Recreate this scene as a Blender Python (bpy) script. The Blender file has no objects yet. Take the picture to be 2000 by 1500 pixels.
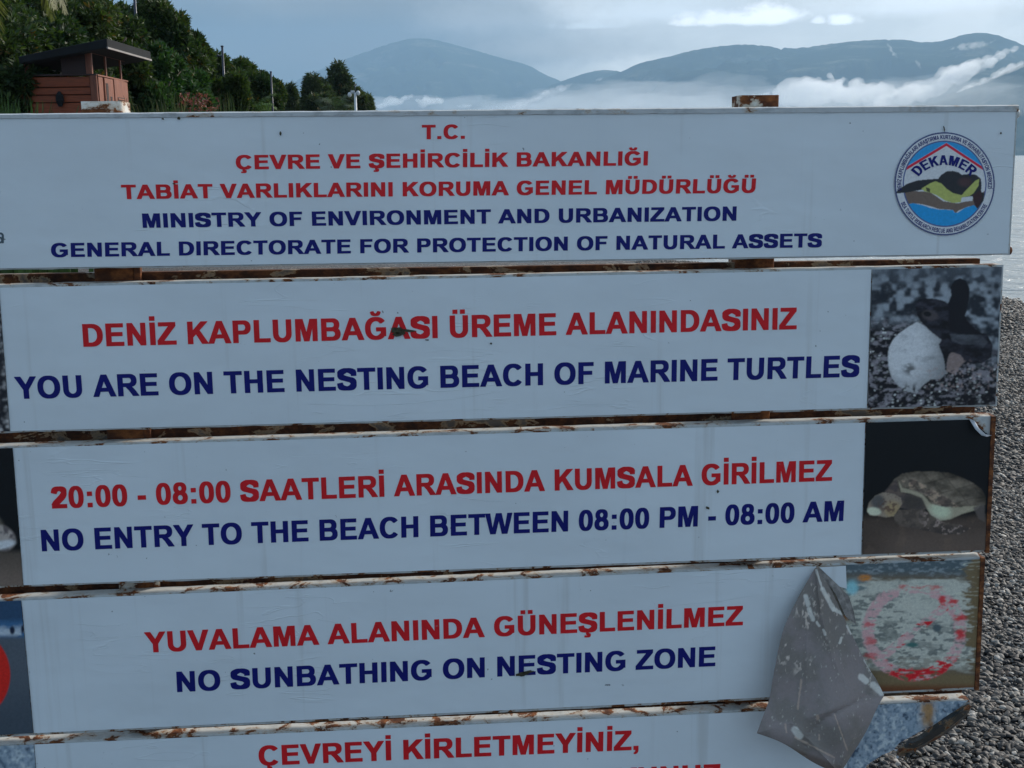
import bpy, bmesh, math, random
import numpy as np
from mathutils import Vector, Matrix, noise as mnoise
from mathutils.geometry import delaunay_2d_cdt

random.seed(7)
rng = np.random.default_rng(7)
scene = bpy.context.scene
C = scene.collection

# ---------------------------------------------------------------- camera
F = 2300.0
PITCH = math.radians(10.7)
ROLL = 0.013
CAMP = Vector((0, 0, 1.6))
r0 = Vector((1, 0, 0)); u0 = Vector((0, math.sin(PITCH), math.cos(PITCH))); fw = Vector((0, math.cos(PITCH), -math.sin(PITCH)))
rr = r0 * math.cos(ROLL) - u0 * math.sin(ROLL)
uu = u0 * math.cos(ROLL) + r0 * math.sin(ROLL)
cam_d = bpy.data.cameras.new("camera")
cam = bpy.data.objects.new("camera", cam_d); C.objects.link(cam)
cam.matrix_world = Matrix(((rr.x, uu.x, -fw.x, CAMP.x), (rr.y, uu.y, -fw.y, CAMP.y), (rr.z, uu.z, -fw.z, CAMP.z), (0, 0, 0, 1)))
cam_d.sensor_width = 36; cam_d.lens = 36 * F / 2000
cam_d.clip_start = 0.05; cam_d.clip_end = 80000
scene.camera = cam

# ---------------------------------------------------------------- view, world, sun
vs = scene.view_settings
vs.view_transform = 'Standard'; vs.look = 'None'; vs.exposure = 0; vs.gamma = 1; vs.use_curve_mapping = False
scene.cycles.max_bounces = 9
scene.cycles.volume_bounces = 6
scene.cycles.transparent_max_bounces = 16
SUN_AZ = math.radians(38)      # measured from +X towards +Y
SUN_EL = math.radians(30)
S = Vector((math.cos(SUN_EL) * math.cos(SUN_AZ), math.cos(SUN_EL) * math.sin(SUN_AZ), math.sin(SUN_EL)))
sun_d = bpy.data.lights.new("sun", 'SUN'); sun_d.energy = 4.0; sun_d.angle = math.radians(14); sun_d.color = (1.0, 0.93, 0.84)
sun = bpy.data.objects.new("sun", sun_d); C.objects.link(sun)
sun.rotation_euler = S.to_track_quat('Z', 'Y').to_euler(); sun.location = (20, 0, 30)

world = bpy.data.worlds.new("World"); scene.world = world; world.use_nodes = True
wt = world.node_tree; wn = wt.nodes; wl = wt.links
for n in list(wn): wn.remove(n)

class G:
    """tiny node helper"""
    def __init__(s, tree): s.t = tree; s.n = tree.nodes; s.l = tree.links
    def node(s, typ, **kw):
        n = s.n.new(typ)
        for k, v in kw.items(): setattr(n, k, v)
        return n
    def put(s, sock, v):
        if v is None: return
        if hasattr(v, 'is_linked') or hasattr(v, 'links'): s.l.new(v, sock)
        else:
            if isinstance(v, (tuple, list)) and len(v) == 3 and sock.type == 'RGBA': v = (*v, 1)
            sock.default_value = v
    def math(s, op, a, b=None, c=None, clamp=False):
        n = s.node('ShaderNodeMath', operation=op); n.use_clamp = clamp
        s.put(n.inputs[0], a); s.put(n.inputs[1], b); s.put(n.inputs[2], c)
        return n.outputs[0]
    def vmath(s, op, a, b=None):
        n = s.node('ShaderNodeVectorMath', operation=op)
        s.put(n.inputs[0], a); s.put(n.inputs[1], b)
        return n.outputs['Value'] if op in ('DOT_PRODUCT', 'LENGTH', 'DISTANCE') else n.outputs[0]
    def mix(s, fac, a, b, typ='MIX'):
        n = s.node('ShaderNodeMix', data_type='RGBA', blend_type=typ)
        s.put(n.inputs[0], fac); s.put(n.inputs[6], a); s.put(n.inputs[7], b)
        return n.outputs[2]
    def noise(s, vec, scale, detail=4, rough=0.5, dist=0.0):
        n = s.node('ShaderNodeTexNoise'); s.put(n.inputs['Vector'], vec)
        n.inputs['Scale'].default_value = scale; n.inputs['Detail'].default_value = detail
        n.inputs['Roughness'].default_value = rough; n.inputs['Distortion'].default_value = dist
        return n.outputs[0]
    def ss(s, v, a, b, lo=0.0, hi=1.0):
        n = s.node('ShaderNodeMapRange', interpolation_type='SMOOTHSTEP')
        s.put(n.inputs[0], v); n.inputs[1].default_value = a; n.inputs[2].default_value = b
        n.inputs[3].default_value = lo; n.inputs[4].default_value = hi
        return n.outputs[0]
    def mapping(s, vec, scale=(1, 1, 1), loc=(0, 0, 0), rot=(0, 0, 0)):
        n = s.node('ShaderNodeMapping'); s.put(n.inputs[0], vec)
        n.inputs[1].default_value = loc; n.inputs[2].default_value = rot; n.inputs[3].default_value = scale
        return n.outputs[0]
    def ramp(s, v, stops):
        n = s.node('ShaderNodeValToRGB'); s.put(n.inputs[0], v)
        e = n.color_ramp.elements
        while len(e) < len(stops): e.new(0.5)
        for i, (p, c) in enumerate(stops): e[i].position = p; e[i].color = (*c, 1)
        return n.outputs[0]
    def bump(s, h, strength, dist):
        n = s.node('ShaderNodeBump'); s.put(n.inputs['Height'], h)
        n.inputs['Strength'].default_value = strength; n.inputs['Distance'].default_value = dist
        return n.outputs[0]

def ray(px, py):
    return (rr * ((px - 1000) / F) + uu * (-(py - 750) / F) + fw)

g = G(wt)
tc = g.node('ShaderNodeTexCoord').outputs['Generated']
D = g.vmath('NORMALIZE', tc)
sky = g.node('ShaderNodeTexSky', sky_type='NISHITA', sun_disc=False)
sky.sun_elevation = SUN_EL; sky.sun_rotation = math.pi / 2 - SUN_AZ
sky.altitude = 0; sky.air_density = 1.0; sky.dust_density = 1.5
nish = g.vmath('MULTIPLY', sky.outputs[0], (0.055, 0.055, 0.055))
glow = g.ss(g.vmath('DOT_PRODUCT', D, tuple(Vector((0.62, 0.76, 0.22)).normalized())), 0.45, 1.0)
sm = g.mapping(D, scale=(1.0, 1.0, 3.2))
n1 = g.noise(sm, 5.5, 6, 0.55, 0.6)
n2 = g.noise(g.mapping(D, scale=(1.0, 1.0, 2.4), loc=(3.1, 0.4, 1.2)), 15.0, 7, 0.6, 0.3)
low = g.mix(glow, (0.20, 0.285, 0.385), (0.46, 0.435, 0.39))
cl = g.math('ADD', g.math('MULTIPLY', g.ss(n1, 0.42, 0.62), 0.62), g.math('MULTIPLY', g.ss(n2, 0.35, 0.75), 0.38))
cloudc = g.mix(g.math('MULTIPLY', cl, 0.75), low, g.mix(glow, (0.34, 0.385, 0.43), (0.72, 0.69, 0.64)))
# bank of darker blue air low over the far left range
azl = g.vmath('DOT_PRODUCT', D, tuple(ray(500, 170).normalized()))
sepz = g.node('ShaderNodeSeparateXYZ'); g.put(sepz.inputs[0], D)
bw = g.noise(g.mapping(D, scale=(1, 1, 2)), 5.0, 4, 0.55)
bank = g.math('MULTIPLY', g.ss(azl, 0.955, 0.996), g.ss(g.math('ADD', sepz.outputs[2], g.math('MULTIPLY', g.math('SUBTRACT', bw, 0.5), 0.08)), 0.175, 0.11))
cloudc = g.mix(g.math('MULTIPLY', bank, 0.97), cloudc, (0.012, 0.022, 0.035))
skyc = g.mix(0.12, cloudc, nish)
def cumulus(base, px, py, w, h, amt, seed, col=(0.90, 0.90, 0.88), soft=0.35):
    d0 = ray(px, py).normalized()
    R_ = Vector((d0.y, -d0.x, 0)).normalized(); U_ = R_.cross(d0)
    a = g.math('DIVIDE', g.vmath('DOT_PRODUCT', D, tuple(R_)), w / F)
    b = g.math('DIVIDE', g.vmath('DOT_PRODUCT', D, tuple(U_)), h / F)
    b = g.math('MULTIPLY', b, g.ss(b, -0.3, 0.3, 2.2, 1.0))
    front = g.ss(g.vmath('DOT_PRODUCT', D, tuple(d0)), 0.5, 0.8)
    rad = g.math('SQRT', g.math('ADD', g.math('MULTIPLY', a, a), g.math('MULTIPLY', b, b)))
    wob = g.noise(g.mapping(D, scale=(1, 1, 1.6), loc=(seed, 0, 0)), 60, 6, 0.6)
    m = g.ss(g.math('ADD', rad, g.math('MULTIPLY', g.math('SUBTRACT', wob, 0.5), 1.6 if soft < 1 else 0.8)), 1.05 + soft * 0.3, 0.45 - soft * 0.4)
    return g.mix(g.math('MULTIPLY', g.math('MULTIPLY', m, front), amt), base, col)
skyc = cumulus(skyc, 700, 10, 330, 75, 0.8, 6.0, (0.105, 0.105, 0.10), 1.0)
skyc = cumulus(skyc, 800, 105, 400, 80, 0.92, 11.0, (0.065, 0.072, 0.080), 1.0)
skyc = cumulus(skyc, 930, 40, 130, 60, 0.6, 7.0, (0.27, 0.27, 0.265), 1.0)
skyc = cumulus(skyc, 1110, 95, 230, 50, 0.6, 8.0, (0.26, 0.25, 0.23), 1.0)
skyc = cumulus(skyc, 1290, 25, 190, 42, 0.7, 5.0, (0.60, 0.64, 0.67), 1.0)
skyc = cumulus(skyc, 1150, 52, 75, 12, 0.5, 9.0, (0.62, 0.66, 0.69), 0.8)
skyc = cumulus(skyc, 1800, 10, 260, 40, 0.6, 10.0, (0.74, 0.765, 0.775), 1.0)
skyc = cumulus(skyc, 1430, 40, 120, 22, 0.85, 1.0)
skyc = cumulus(skyc, 1505, 34, 70, 30, 0.95, 2.0)
skyc = cumulus(skyc, 1647, 40, 32, 17, 0.95, 3.0)
skyc = cumulus(skyc, 1597, 42, 14, 10, 0.7, 4.0)

bg = g.node('ShaderNodeBackground'); g.put(bg.inputs[0], skyc); bg.inputs[1].default_value = 1.66
g.l.new(bg.outputs[0], g.node('ShaderNodeOutputWorld').inputs[0])

# ---------------------------------------------------------------- helpers
def tag(o, label=None, cat=None, group=None, kind=None):
    if label: o['label'] = label
    if cat: o['category'] = cat
    if group: o['group'] = group
    if kind: o['kind'] = kind
    return o
def empty(name, loc, label, cat, group=None):
    o = bpy.data.objects.new(name, None); C.objects.link(o); o.location = loc; o.empty_display_size = 0.2
    return tag(o, label, cat, group)
def link(name, me, mat=None, parent=None):
    o = bpy.data.objects.new(name, me); C.objects.link(o)
    if mat is not None and not me.materials: me.materials.append(mat)
    if parent is not None:
        o.parent = parent
        off = Vector((0, 0, 0)); p = parent
        while p is not None: off += p.location; p = p.parent
        o.location = -off
    return o
def np_mesh(name, verts, faces_flat, nper, col=None):
    me = bpy.data.meshes.new(name)
    verts = np.asarray(verts, dtype=np.float32); ff = np.asarray(faces_flat, dtype=np.int32).ravel()
    nf = len(ff) // nper
    me.vertices.add(len(verts)); me.vertices.foreach_set('co', verts.ravel())
    me.loops.add(len(ff)); me.loops.foreach_set('vertex_index', ff)
    me.polygons.add(nf); me.polygons.foreach_set('loop_start', np.arange(0, nf * nper, nper, dtype=np.int32))
    me.polygons.foreach_set('loop_total', np.full(nf, nper, dtype=np.int32))
    if col is not None:
        a = me.color_attributes.new('Col', 'FLOAT_COLOR', 'POINT')
        c4 = np.ones((len(verts), 4), dtype=np.float32); c4[:, :3] = col
        a.data.foreach_set('color', c4.ravel())
    me.update(calc_edges=True); me.validate()
    return me
def smooth(me):
    me.polygons.foreach_set('use_smooth', np.ones(len(me.polygons), dtype=bool)); me.update()
def bm_box(bm, x0, x1, y0, y1, z0, z1, M=None):
    vs_ = [bm.verts.new((x, y, z)) for z in (z0, z1) for y in (y0, y1) for x in (x0, x1)]
    if M is not None:
        for v in vs_: v.co = M @ v.co
    for f in ((0, 2, 3, 1), (4, 5, 7, 6), (0, 1, 5, 4), (2, 6, 7, 3), (0, 4, 6, 2), (1, 3, 7, 5)):
        bm.faces.new([vs_[i] for i in f])
def bm_done(bm, name, bevel=0.0, seg=1):
    bmesh.ops.recalc_face_normals(bm, faces=bm.faces)
    if bevel > 0: bmesh.ops.bevel(bm, geom=list(bm.edges), offset=bevel, segments=seg, affect='EDGES', clamp_overlap=True)
    me = bpy.data.meshes.new(name); bm.to_mesh(me); bm.free(); return me
def box_obj(name, lims, mat, parent=None, bevel=0.0, M=None):
    bm = bmesh.new(); bm_box(bm, *lims, M=M)
    return link(name, bm_done(bm, name, bevel), mat, parent)
def tube_bm(bm, pts, rads, n=8, cap=True):
    rings = []
    for i, p in enumerate(pts):
        p = Vector(p)
        d = (Vector(pts[min(i + 1, len(pts) - 1)]) - Vector(pts[max(i - 1, 0)])).normalized()
        a = d.orthogonal().normalized() if abs(d.z) < 0.95 else Vector((1, 0, 0)).cross(d).normalized()
        if abs(d.z) >= 0.95: a = (Vector((1, 0, 0)) - d * d.x).normalized()
        b = d.cross(a)
        rings.append([bm.verts.new(p + (a * math.cos(t) + b * math.sin(t)) * rads[i]) for t in [2 * math.pi * k / n for k in range(n)]])
    for i in range(len(rings) - 1):
        for k in range(n):
            bm.faces.new((rings[i][k], rings[i][(k + 1) % n], rings[i + 1][(k + 1) % n], rings[i + 1][k]))
    if cap:
        bm.faces.new(rings[0][::-1]); bm.faces.new(rings[-1])
def tube_obj(name, pts, rads, mat, parent=None, n=8):
    bm = bmesh.new(); tube_bm(bm, pts, rads, n); me = bm_done(bm, name); smooth(me); return link(name, me, mat, parent)

def s2l(r, gg, b):
    f = lambda c: (c / 255) / 12.92 if c / 255 <= 0.04045 else ((c / 255 + 0.055) / 1.055) ** 2.4
    return np.array([f(r), f(gg), f(b)])
KILL = np.array([0.205, 0.29, 0.375])     # light that the shaded sign face receives, used to turn picture colours into pigment
def alb(r, gg, b): return np.clip(s2l(r, gg, b) / KILL, 0.003, 0.85)

def new_mat(name):
    m = bpy.data.materials.new(name); m.use_nodes = True
    gg = G(m.node_tree); b = m.node_tree.nodes['Principled BSDF']
    return m, gg, b
def obj_co(gg): return gg.node('ShaderNodeTexCoord').outputs['Object']
def geo_pos(gg): return gg.node('ShaderNodeNewGeometry').outputs['Position']

# ---------------------------------------------------------------- materials
def m_plain(name, col, rough=0.6, var=0.25, scale=8.0, metal=0.0, bump=0.0, stretch=(1, 1, 1)):
    m, q, b = new_mat(name)
    v = q.mapping(geo_pos(q), scale=stretch)
    n = q.noise(v, scale, 6, 0.6)
    c = q.mix(q.ss(n, 0.3, 0.7), tuple(x * (1 - var) for x in col), tuple(min(1, x * (1 + var)) for x in col))
    q.put(b.inputs['Base Color'], c); b.inputs['Roughness'].default_value = rough; b.inputs['Metallic'].default_value = metal
    if bump: q.put(b.inputs['Normal'], q.bump(n, 0.6, bump))
    return m
def m_rust(name, paint, amount, seed=0.0, scale=9.0, grime=0.3, zdark=None, rs=1.0):
    """painted steel with rust breaking through"""
    m, q, b = new_mat(name)
    p = q.mapping(geo_pos(q), scale=(1, 1, 1.6), loc=(seed, seed * 0.7, 0))
    a = q.noise(p, scale, 8, 0.62, 0.6)
    fine = q.noise(p, scale * 9, 4, 0.6)
    a2 = q.math('ADD', a, q.math('MULTIPLY', q.math('SUBTRACT', fine, 0.5), 0.16))
    lo = 0.70 - amount * 0.42
    if zdark is not None:      # rust spreads on the sheltered lower part
        sep_ = q.node('ShaderNodeSeparateXYZ'); q.put(sep_.inputs[0], geo_pos(q))
        a2 = q.math('ADD', a2, q.ss(sep_.outputs[2], zdark, zdark - 0.05, 0.0, 0.14))
    rust = q.ss(a2, lo, lo + 0.035)
    halo = q.ss(a2, lo - 0.07, lo + 0.01)
    rc = q.ramp(q.noise(p, scale * 3.3, 6, 0.7), [(0.25, (0.020, 0.010, 0.006)), (0.46, (0.110, 0.034, 0.011)), (0.62, (0.28, 0.095, 0.026)), (0.82, (0.42, 0.21, 0.085))])
    if rs != 1.0: rc = q.mix(1.0, rc, (rs, rs, rs), 'MULTIPLY')
    dirt = q.ss(q.noise(p, scale * 1.7, 6, 0.65), 0.45, 0.75)
    pc = q.mix(q.math('MULTIPLY', dirt, grime), paint, tuple(x * 0.35 for x in paint))
    pc = q.mix(q.math('MULTIPLY', halo, 0.55), pc, (0.42, 0.27, 0.13))
    q.put(b.inputs['Base Color'], q.mix(rust, pc, rc))
    q.put(b.inputs['Roughness'], q.ss(rust, 0, 1, 0.42, 0.9))
    q.put(b.inputs['Normal'], q.bump(q.math('ADD', q.math('MULTIPLY', rust, 0.6), q.math('MULTIPLY', fine, 0.4)), 0.5, 0.0012))
    return m
def m_sticker(name, seed, tint=(0.81, 0.865, 0.89)):
    m, q, b = new_mat(name)
    p = q.mapping(geo_pos(q), loc=(seed, 0, seed * 2))
    # long shallow bubbles and creases in the vinyl
    wr = q.noise(q.mapping(p, scale=(1, 1, 7)), 3.2, 3, 0.5, 0.9)
    crease = q.math('ABSOLUTE', q.math('SUBTRACT', wr, 0.5))
    crz = q.ss(crease, 0.0, 0.012, 1.0, 0.0)
    gate = q.ss(q.noise(p, 4.0, 3, 0.5), 0.56, 0.66)
    broad = q.noise(q.mapping(p, scale=(1, 1, 1.8)), 5.0, 3, 0.5)
    h = q.math('ADD', q.math('MULTIPLY', q.math('MULTIPLY', crz, gate), 0.10), q.math('MULTIPLY', broad, 1.0))
    # dirt: specks, faint vertical runs from the rim
    sp = q.noise(p, 95, 2, 0.5); spg = q.noise(p, 11, 2, 0.5)
    specks = q.math('MULTIPLY', q.ss(sp, 0.745, 0.775), q.ss(spg, 0.50, 0.62))
    run = q.math('MULTIPLY', q.ss(q.noise(q.mapping(p, scale=(14, 14, 0.5)), 2.2, 3, 0.6), 0.60, 0.80), 0.24)
    blot = q.ss(q.noise(p, 2.3, 5, 0.55), 0.3, 0.7)
    c = q.mix(blot, tuple(x * 0.955 for x in tint), tuple(x * 1.03 for x in tint))
    c = q.mix(run, c, (0.36, 0.32, 0.26))
    c = q.mix(q.math('MULTIPLY', specks, 0.8), c, (0.10, 0.11, 0.11))
    q.put(b.inputs['Base Color'], c); b.inputs['Roughness'].default_value = 0.34
    b.inputs['Specular IOR Level'].default_value = 0.35
    q.put(b.inputs['Normal'], q.bump(h, 0.6, 0.009))
    return m
def m_ink(name, col):
    m, q, b = new_mat(name)
    p = geo_pos(q)
    n = q.noise(p, 28, 6, 0.6)
    c = q.mix(q.ss(n, 0.35, 0.7), tuple(x * 0.86 for x in col), col)
    chip = q.math('MULTIPLY', q.ss(q.noise(p, 120, 3, 0.6), 0.74, 0.79), 0.6)
    c = q.mix(chip, c, (0.35, 0.35, 0.36))
    q.put(b.inputs['Base Color'], c); b.inputs['Roughness'].default_value = 0.38; b.inputs['Specular IOR Level'].default_value = 0.3
    return m
def m_vcol(name, rough=0.4, nvar=0.0, spec=0.35, bump=0.0, bscale=60):
    m, q, b = new_mat(name)
    a = q.node('ShaderNodeAttribute'); a.attribute_name = 'Col'
    c = a.outputs['Color']
    if nvar:
        n = q.noise(geo_pos(q), 220, 3, 0.6)
        c = q.mix(nvar, c, q.mix(1.0, c, q.ramp(n, [(0.3, (0.3, 0.3, 0.3)), (0.7, (1.5, 1.5, 1.5))]), 'MULTIPLY'))
    q.put(b.inputs['Base Color'], c); b.inputs['Roughness'].default_value = rough; b.inputs['Specular IOR Level'].default_value = spec
    if bump: q.put(b.inputs['Normal'], q.bump(q.noise(geo_pos(q), bscale, 5, 0.6), 0.6, bump))
    return m
def m_leaf(name):
    m, q, b = new_mat(name)
    a = q.node('ShaderNodeAttribute'); a.attribute_name = 'Col'
    q.put(b.inputs['Base Color'], a.outputs['Color']); b.inputs['Roughness'].default_value = 0.6; b.inputs['Specular IOR Level'].default_value = 0.4
    tr = q.node('ShaderNodeBsdfTranslucent'); q.put(tr.inputs[0], q.mix(1.0, a.outputs['Color'], (1.3, 1.6, 0.6), 'MULTIPLY'))
    mx = q.node('ShaderNodeMixShader'); mx.inputs[0].default_value = 0.22
    q.l.new(b.outputs[0], mx.inputs[1]); q.l.new(tr.outputs[0], mx.inputs[2])
    q.l.new(mx.outputs[0], m.node_tree.nodes['Material Output'].inputs[0])
    return m
def m_wood(name, base, seed=0.0, along='x'):
    m, q, b = new_mat(name)
    sc = (1.5, 14, 14) if along == 'x' else (14, 14, 1.5)
    n = q.noise(q.mapping(geo_pos(q), scale=sc, loc=(seed, 0, 0)), 2.5, 8, 0.62, 0.8)
    st = q.noise(geo_pos(q), 1.6, 4, 0.6)
    c = q.ramp(n, [(0.25, tuple(x * 0.55 for x in base)), (0.5, base), (0.75, tuple(min(1, x * 1.35) for x in base))])
    c = q.mix(q.math('MULTIPLY', q.ss(st, 0.5, 0.8), 0.35), c, tuple(x * 0.5 for x in base))
    q.put(b.inputs['Base Color'], c); b.inputs['Roughness'].default_value = 0.6
    q.put(b.inputs['Normal'], q.bump(n, 0.4, 0.004))
    return m

M_frame = [m_rust(f"painted_frame_{i}", (0.60, 0.61, 0.59), a - 0.03, i * 3.7, 24.0, 0.45) for i, a in enumerate((0.14, 0.33, 0.36, 0.40, 0.42))]
M_post = m_rust("post_paint", (0.80, 0.78, 0.72), 0.42, 11.3, 7.0, 0.25, 1.60)
M_rail = m_rust("rusty_rail", (0.10, 0.08, 0.065), 0.66, 5.1, 12.0, 0.5, None, 0.42)
M_rustbar = m_rust("rusty_bar", (0.30, 0.20, 0.12), 0.92, 2.1, 14.0, 0.5)
M_stick = [m_sticker(f"vinyl_{i}", i * 1.9) for i in range(5)]
M_red = m_ink("red_ink", (0.84, 0.018, 0.026)); M_blue = m_ink("navy_ink", (0.005, 0.010, 0.185)); M_grey = m_ink("grey_ink", (0.10, 0.14, 0.16))
M_print = m_vcol("photo_print", 0.40, 0.15)
M_leaf = m_leaf("leaf"); M_bark = m_plain("bark", (0.10, 0.075, 0.055), 0.9, 0.4, 6, bump=0.02)

# ---------------------------------------------------------------- glyphs (bold grotesque, cap height 716)
def sell(cx, cy, rx, ry, a0, a1, n, e=2.25):
    out = []
    for i in range(n + 1):
        t = math.radians(a0 + (a1 - a0) * i / n); c, s_ = math.cos(t), math.sin(t)
        out.append((cx + rx * math.copysign(abs(c) ** (2 / e), c), cy + ry * math.copysign(abs(s_) ** (2 / e), s_)))
    return out
def ringseg(cx, cy, ro, ri, a0, a1, n=18, e=2.25):
    o = sell(cx, cy, *ro, a0, a1, n, e); i = sell(cx, cy, *ri, a0, a1, n, e)
    m_ = 1 if abs(a1 - a0) <= 200 else 2; out = []
    for h in range(m_):
        s_, e_ = n * h // m_, n * (h + 1) // m_
        out.append(o[s_:e_ + 1] + i[s_:e_ + 1][::-1])
    return out
def rect(x0, y0, x1, y1): return [(x0, y0), (x1, y0), (x1, y1), (x0, y1)]
def stroke(pts, w0, w1=None, n=4):
    w1 = w1 or w0
    P = [Vector((*p, 0)) for p in pts]; C_ = []
    for i in range(len(P) - 1):
        a, b, c, d = P[max(i - 1, 0)], P[i], P[i + 1], P[min(i + 2, len(P) - 1)]
        for k in range(n):
            t = k / n
            C_.append(0.5 * ((2 * b) + (c - a) * t + (2 * a - 5 * b + 4 * c - d) * t * t + (3 * b - a - 3 * c + d) * t ** 3))
    C_.append(P[-1]); L = []; R = []
    for i, c in enumerate(C_):
        d = (C_[min(i + 1, len(C_) - 1)] - C_[max(i - 1, 0)]).normalized()
        w = 0.5 * (w0 * abs(d.y) + w1 * abs(d.x))
        nn = Vector((-d.y, d.x, 0)); L.append((c + nn * w)[:2]); R.append((c - nn * w)[:2])
    out = []
    st = 2 * n
    for i in range(0, len(C_) - 1, st):
        out.append([tuple(q) for q in L[i:i + st + 1]] + [tuple(q) for q in R[i:i + st + 1]][::-1])
    return out
GL = {}
def gl(ch, adv, *polys):
    out = []
    for p in polys:
        if isinstance(p[0][0], (int, float)): out.append(p)
        else: out.extend(p)
    GL[ch] = (adv, out)
gl(' ', 278)
gl('A', 722, [(1, 0), (154, 0), (213, 163), (258, 284), (354, 549), (354, 716), (280, 716)], [(718, 0), (433, 716), (354, 716), (354, 549), (453, 284), (499, 163), (561, 0)], rect(213, 163, 499, 284))
gl('B', 722, rect(73, 0, 218, 716), rect(200, 597, 415, 716), rect(200, 307, 420, 430), rect(200, 0, 430, 121), ringseg(415, 513, (225, 203), (80, 84), -90, 90), ringseg(425, 214, (250, 214), (98, 93), -90, 90))
cC = ringseg(380, 358, (335, 370), (185, 246), 38, 322, 26); gl('C', 722, cC)
gl('D', 722, rect(73, 0, 218, 716), rect(200, 595, 330, 716), rect(200, 0, 330, 121), ringseg(325, 358, (355, 358), (203, 237), -90, 90))
gl('E', 667, rect(73, 0, 218, 716), rect(200, 595, 604, 716), rect(200, 315, 577, 436), rect(200, 0, 618, 121))
gl('F', 611, rect(74, 0, 218, 716), rect(200, 595, 565, 716), rect(200, 304, 518, 425))
cG = ringseg(390, 358, (345, 370), (193, 246), 38, 322, 26) + [rect(410, 268, 708, 388), rect(563, 105, 708, 380)]; gl('G', 778, cG)
gl('H', 722, rect(73, 0, 218, 716), rect(501, 0, 646, 716), rect(200, 313, 520, 434))
gl('I', 278, rect(69, 0, 213, 716))
gl('K', 722, rect(75, 0, 219, 716), [(200, 196), (335, 334), (435, 437), (705, 716), (511, 716), (200, 382)], [(335, 334), (533, 0), (720, 0), (435, 437)])
gl('L', 611, rect(77, 0, 221, 716), rect(200, 0, 581, 121))
gl('M', 833, rect(71, 0, 205, 716), rect(629, 0, 763, 716), [(71, 716), (205, 564), (348, 0), (417, 0), (417, 228), (287, 716)], [(763, 716), (546, 716), (417, 228), (417, 0), (487, 0), (629, 564)])
gl('N', 722, rect(73, 0, 214, 716), rect(507, 0, 641, 716), [(73, 716), (208, 467), (496, 0), (641, 0), (507, 238), (214, 716)])
gl('O', 778, ringseg(389, 358, (348, 370), (197, 246), 0, 360, 40))
gl('P', 667, rect(73, 0, 218, 716), rect(200, 595, 400, 716), rect(200, 270, 400, 391), ringseg(395, 493, (230, 223), (84, 102), -90, 90))
gl('R', 722, rect(73, 0, 218, 716), rect(200, 597, 440, 716), rect(200, 298, 440, 418), ringseg(435, 507, (232, 209), (84, 90), -90, 90), [(330, 300), (430, 190), (552, 0), (726, 0), (620, 165), (535, 270), (470, 330), (360, 340)])
gl('S', 667, stroke([(562, 470), (535, 595), (335, 658), (150, 590), (112, 508), (175, 425), (335, 372), (505, 315), (558, 200), (490, 95), (330, 58), (140, 105), (95, 235)], 143, 122))
gl('T', 611, rect(234, 0, 378, 700), rect(21, 595, 590, 716))
gl('U', 722, rect(72, 265, 217, 716), rect(503, 265, 648, 716), ringseg(360, 275, (288, 287), (143, 160), 180, 360))
gl('V', 667, [(-1, 716), (255, 0), (337, 0), (337, 186), (156, 716)], [(665, 716), (512, 716), (337, 186), (337, 0), (409, 0)])
gl('W', 944, [(0, 716), (178, 0), (320, 0), (236, 190), (150, 716)], [(178, 0), (345, 0), (472, 520), (472, 716), (385, 716), (250, 150)], [(944, 716), (796, 716), (700, 190), (620, 0), (766, 0)], [(599, 0), (766, 0), (694, 150), (559, 716), (472, 716), (472, 520)])
gl('Y', 667, rect(261, 0, 404, 320), [(-1, 716), (261, 295), (404, 295), (336, 433), (168, 716)], [(667, 716), (501, 716), (334, 433), (261, 295), (404, 295)])
gl('Z', 611, rect(53, 595, 579, 716), rect(15, 0, 594, 121), [(15, 121), (188, 115), (579, 604), (579, 620), (385, 600), (15, 130)])
gl('0', 556, ringseg(275, 356, (240, 366), (98, 250), 0, 360, 36, 2.3))
gl('2', 556, stroke([(98, 500), (140, 608), (275, 656), (410, 610), (438, 515), (390, 400), (270, 280), (150, 165), (92, 75)], 142, 122), rect(25, 0, 508, 128))
gl('8', 556, ringseg(277, 526, (208, 196), (76, 84), 0, 360, 30), ringseg(277, 208, (242, 218), (100, 98), 0, 360, 30))
gl(':', 333, rect(98, 0, 238, 140), rect(98, 378, 238, 518))
gl('-', 333, rect(42, 190, 292, 328))
gl('.', 278, rect(70, 0, 210, 140))
gl(',', 278, rect(70, 0, 210, 140), [(140, 5), (210, 5), (205, -60), (170, -125), (100, -160), (75, -115), (120, -80), (140, -40)])
gl("'", 190, [(50, 716), (150, 716), (130, 470), (70, 470)])
ced = stroke([(345, 10), (345, -60), (400, -85), (400, -130), (340, -160), (255, -150)], 62, 55)
gl('Ç', 722, cC, [(p) for p in ced]); gl('Ş', 667, GL['S'][1], stroke([(315, 10), (315, -60), (370, -85), (370, -130), (310, -160), (225, -150)], 62, 55))
gl('Ğ', 778, cG, stroke([(265, 905), (300, 830), (385, 800), (470, 830), (505, 905)], 70, 62))
gl('Ü', 722, GL['U'][1], rect(170, 775, 300, 905), rect(420, 775, 550, 905))
gl('İ', 278, rect(69, 0, 213, 716), rect(69, 780, 213, 915))
gl('a', 556, ringseg(250, 150, (195, 160), (85, 75), 0, 360, 20), rect(370, 0, 480, 380), ringseg(270, 340, (210, 180), (105, 90), 0, 160, 12))

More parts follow.
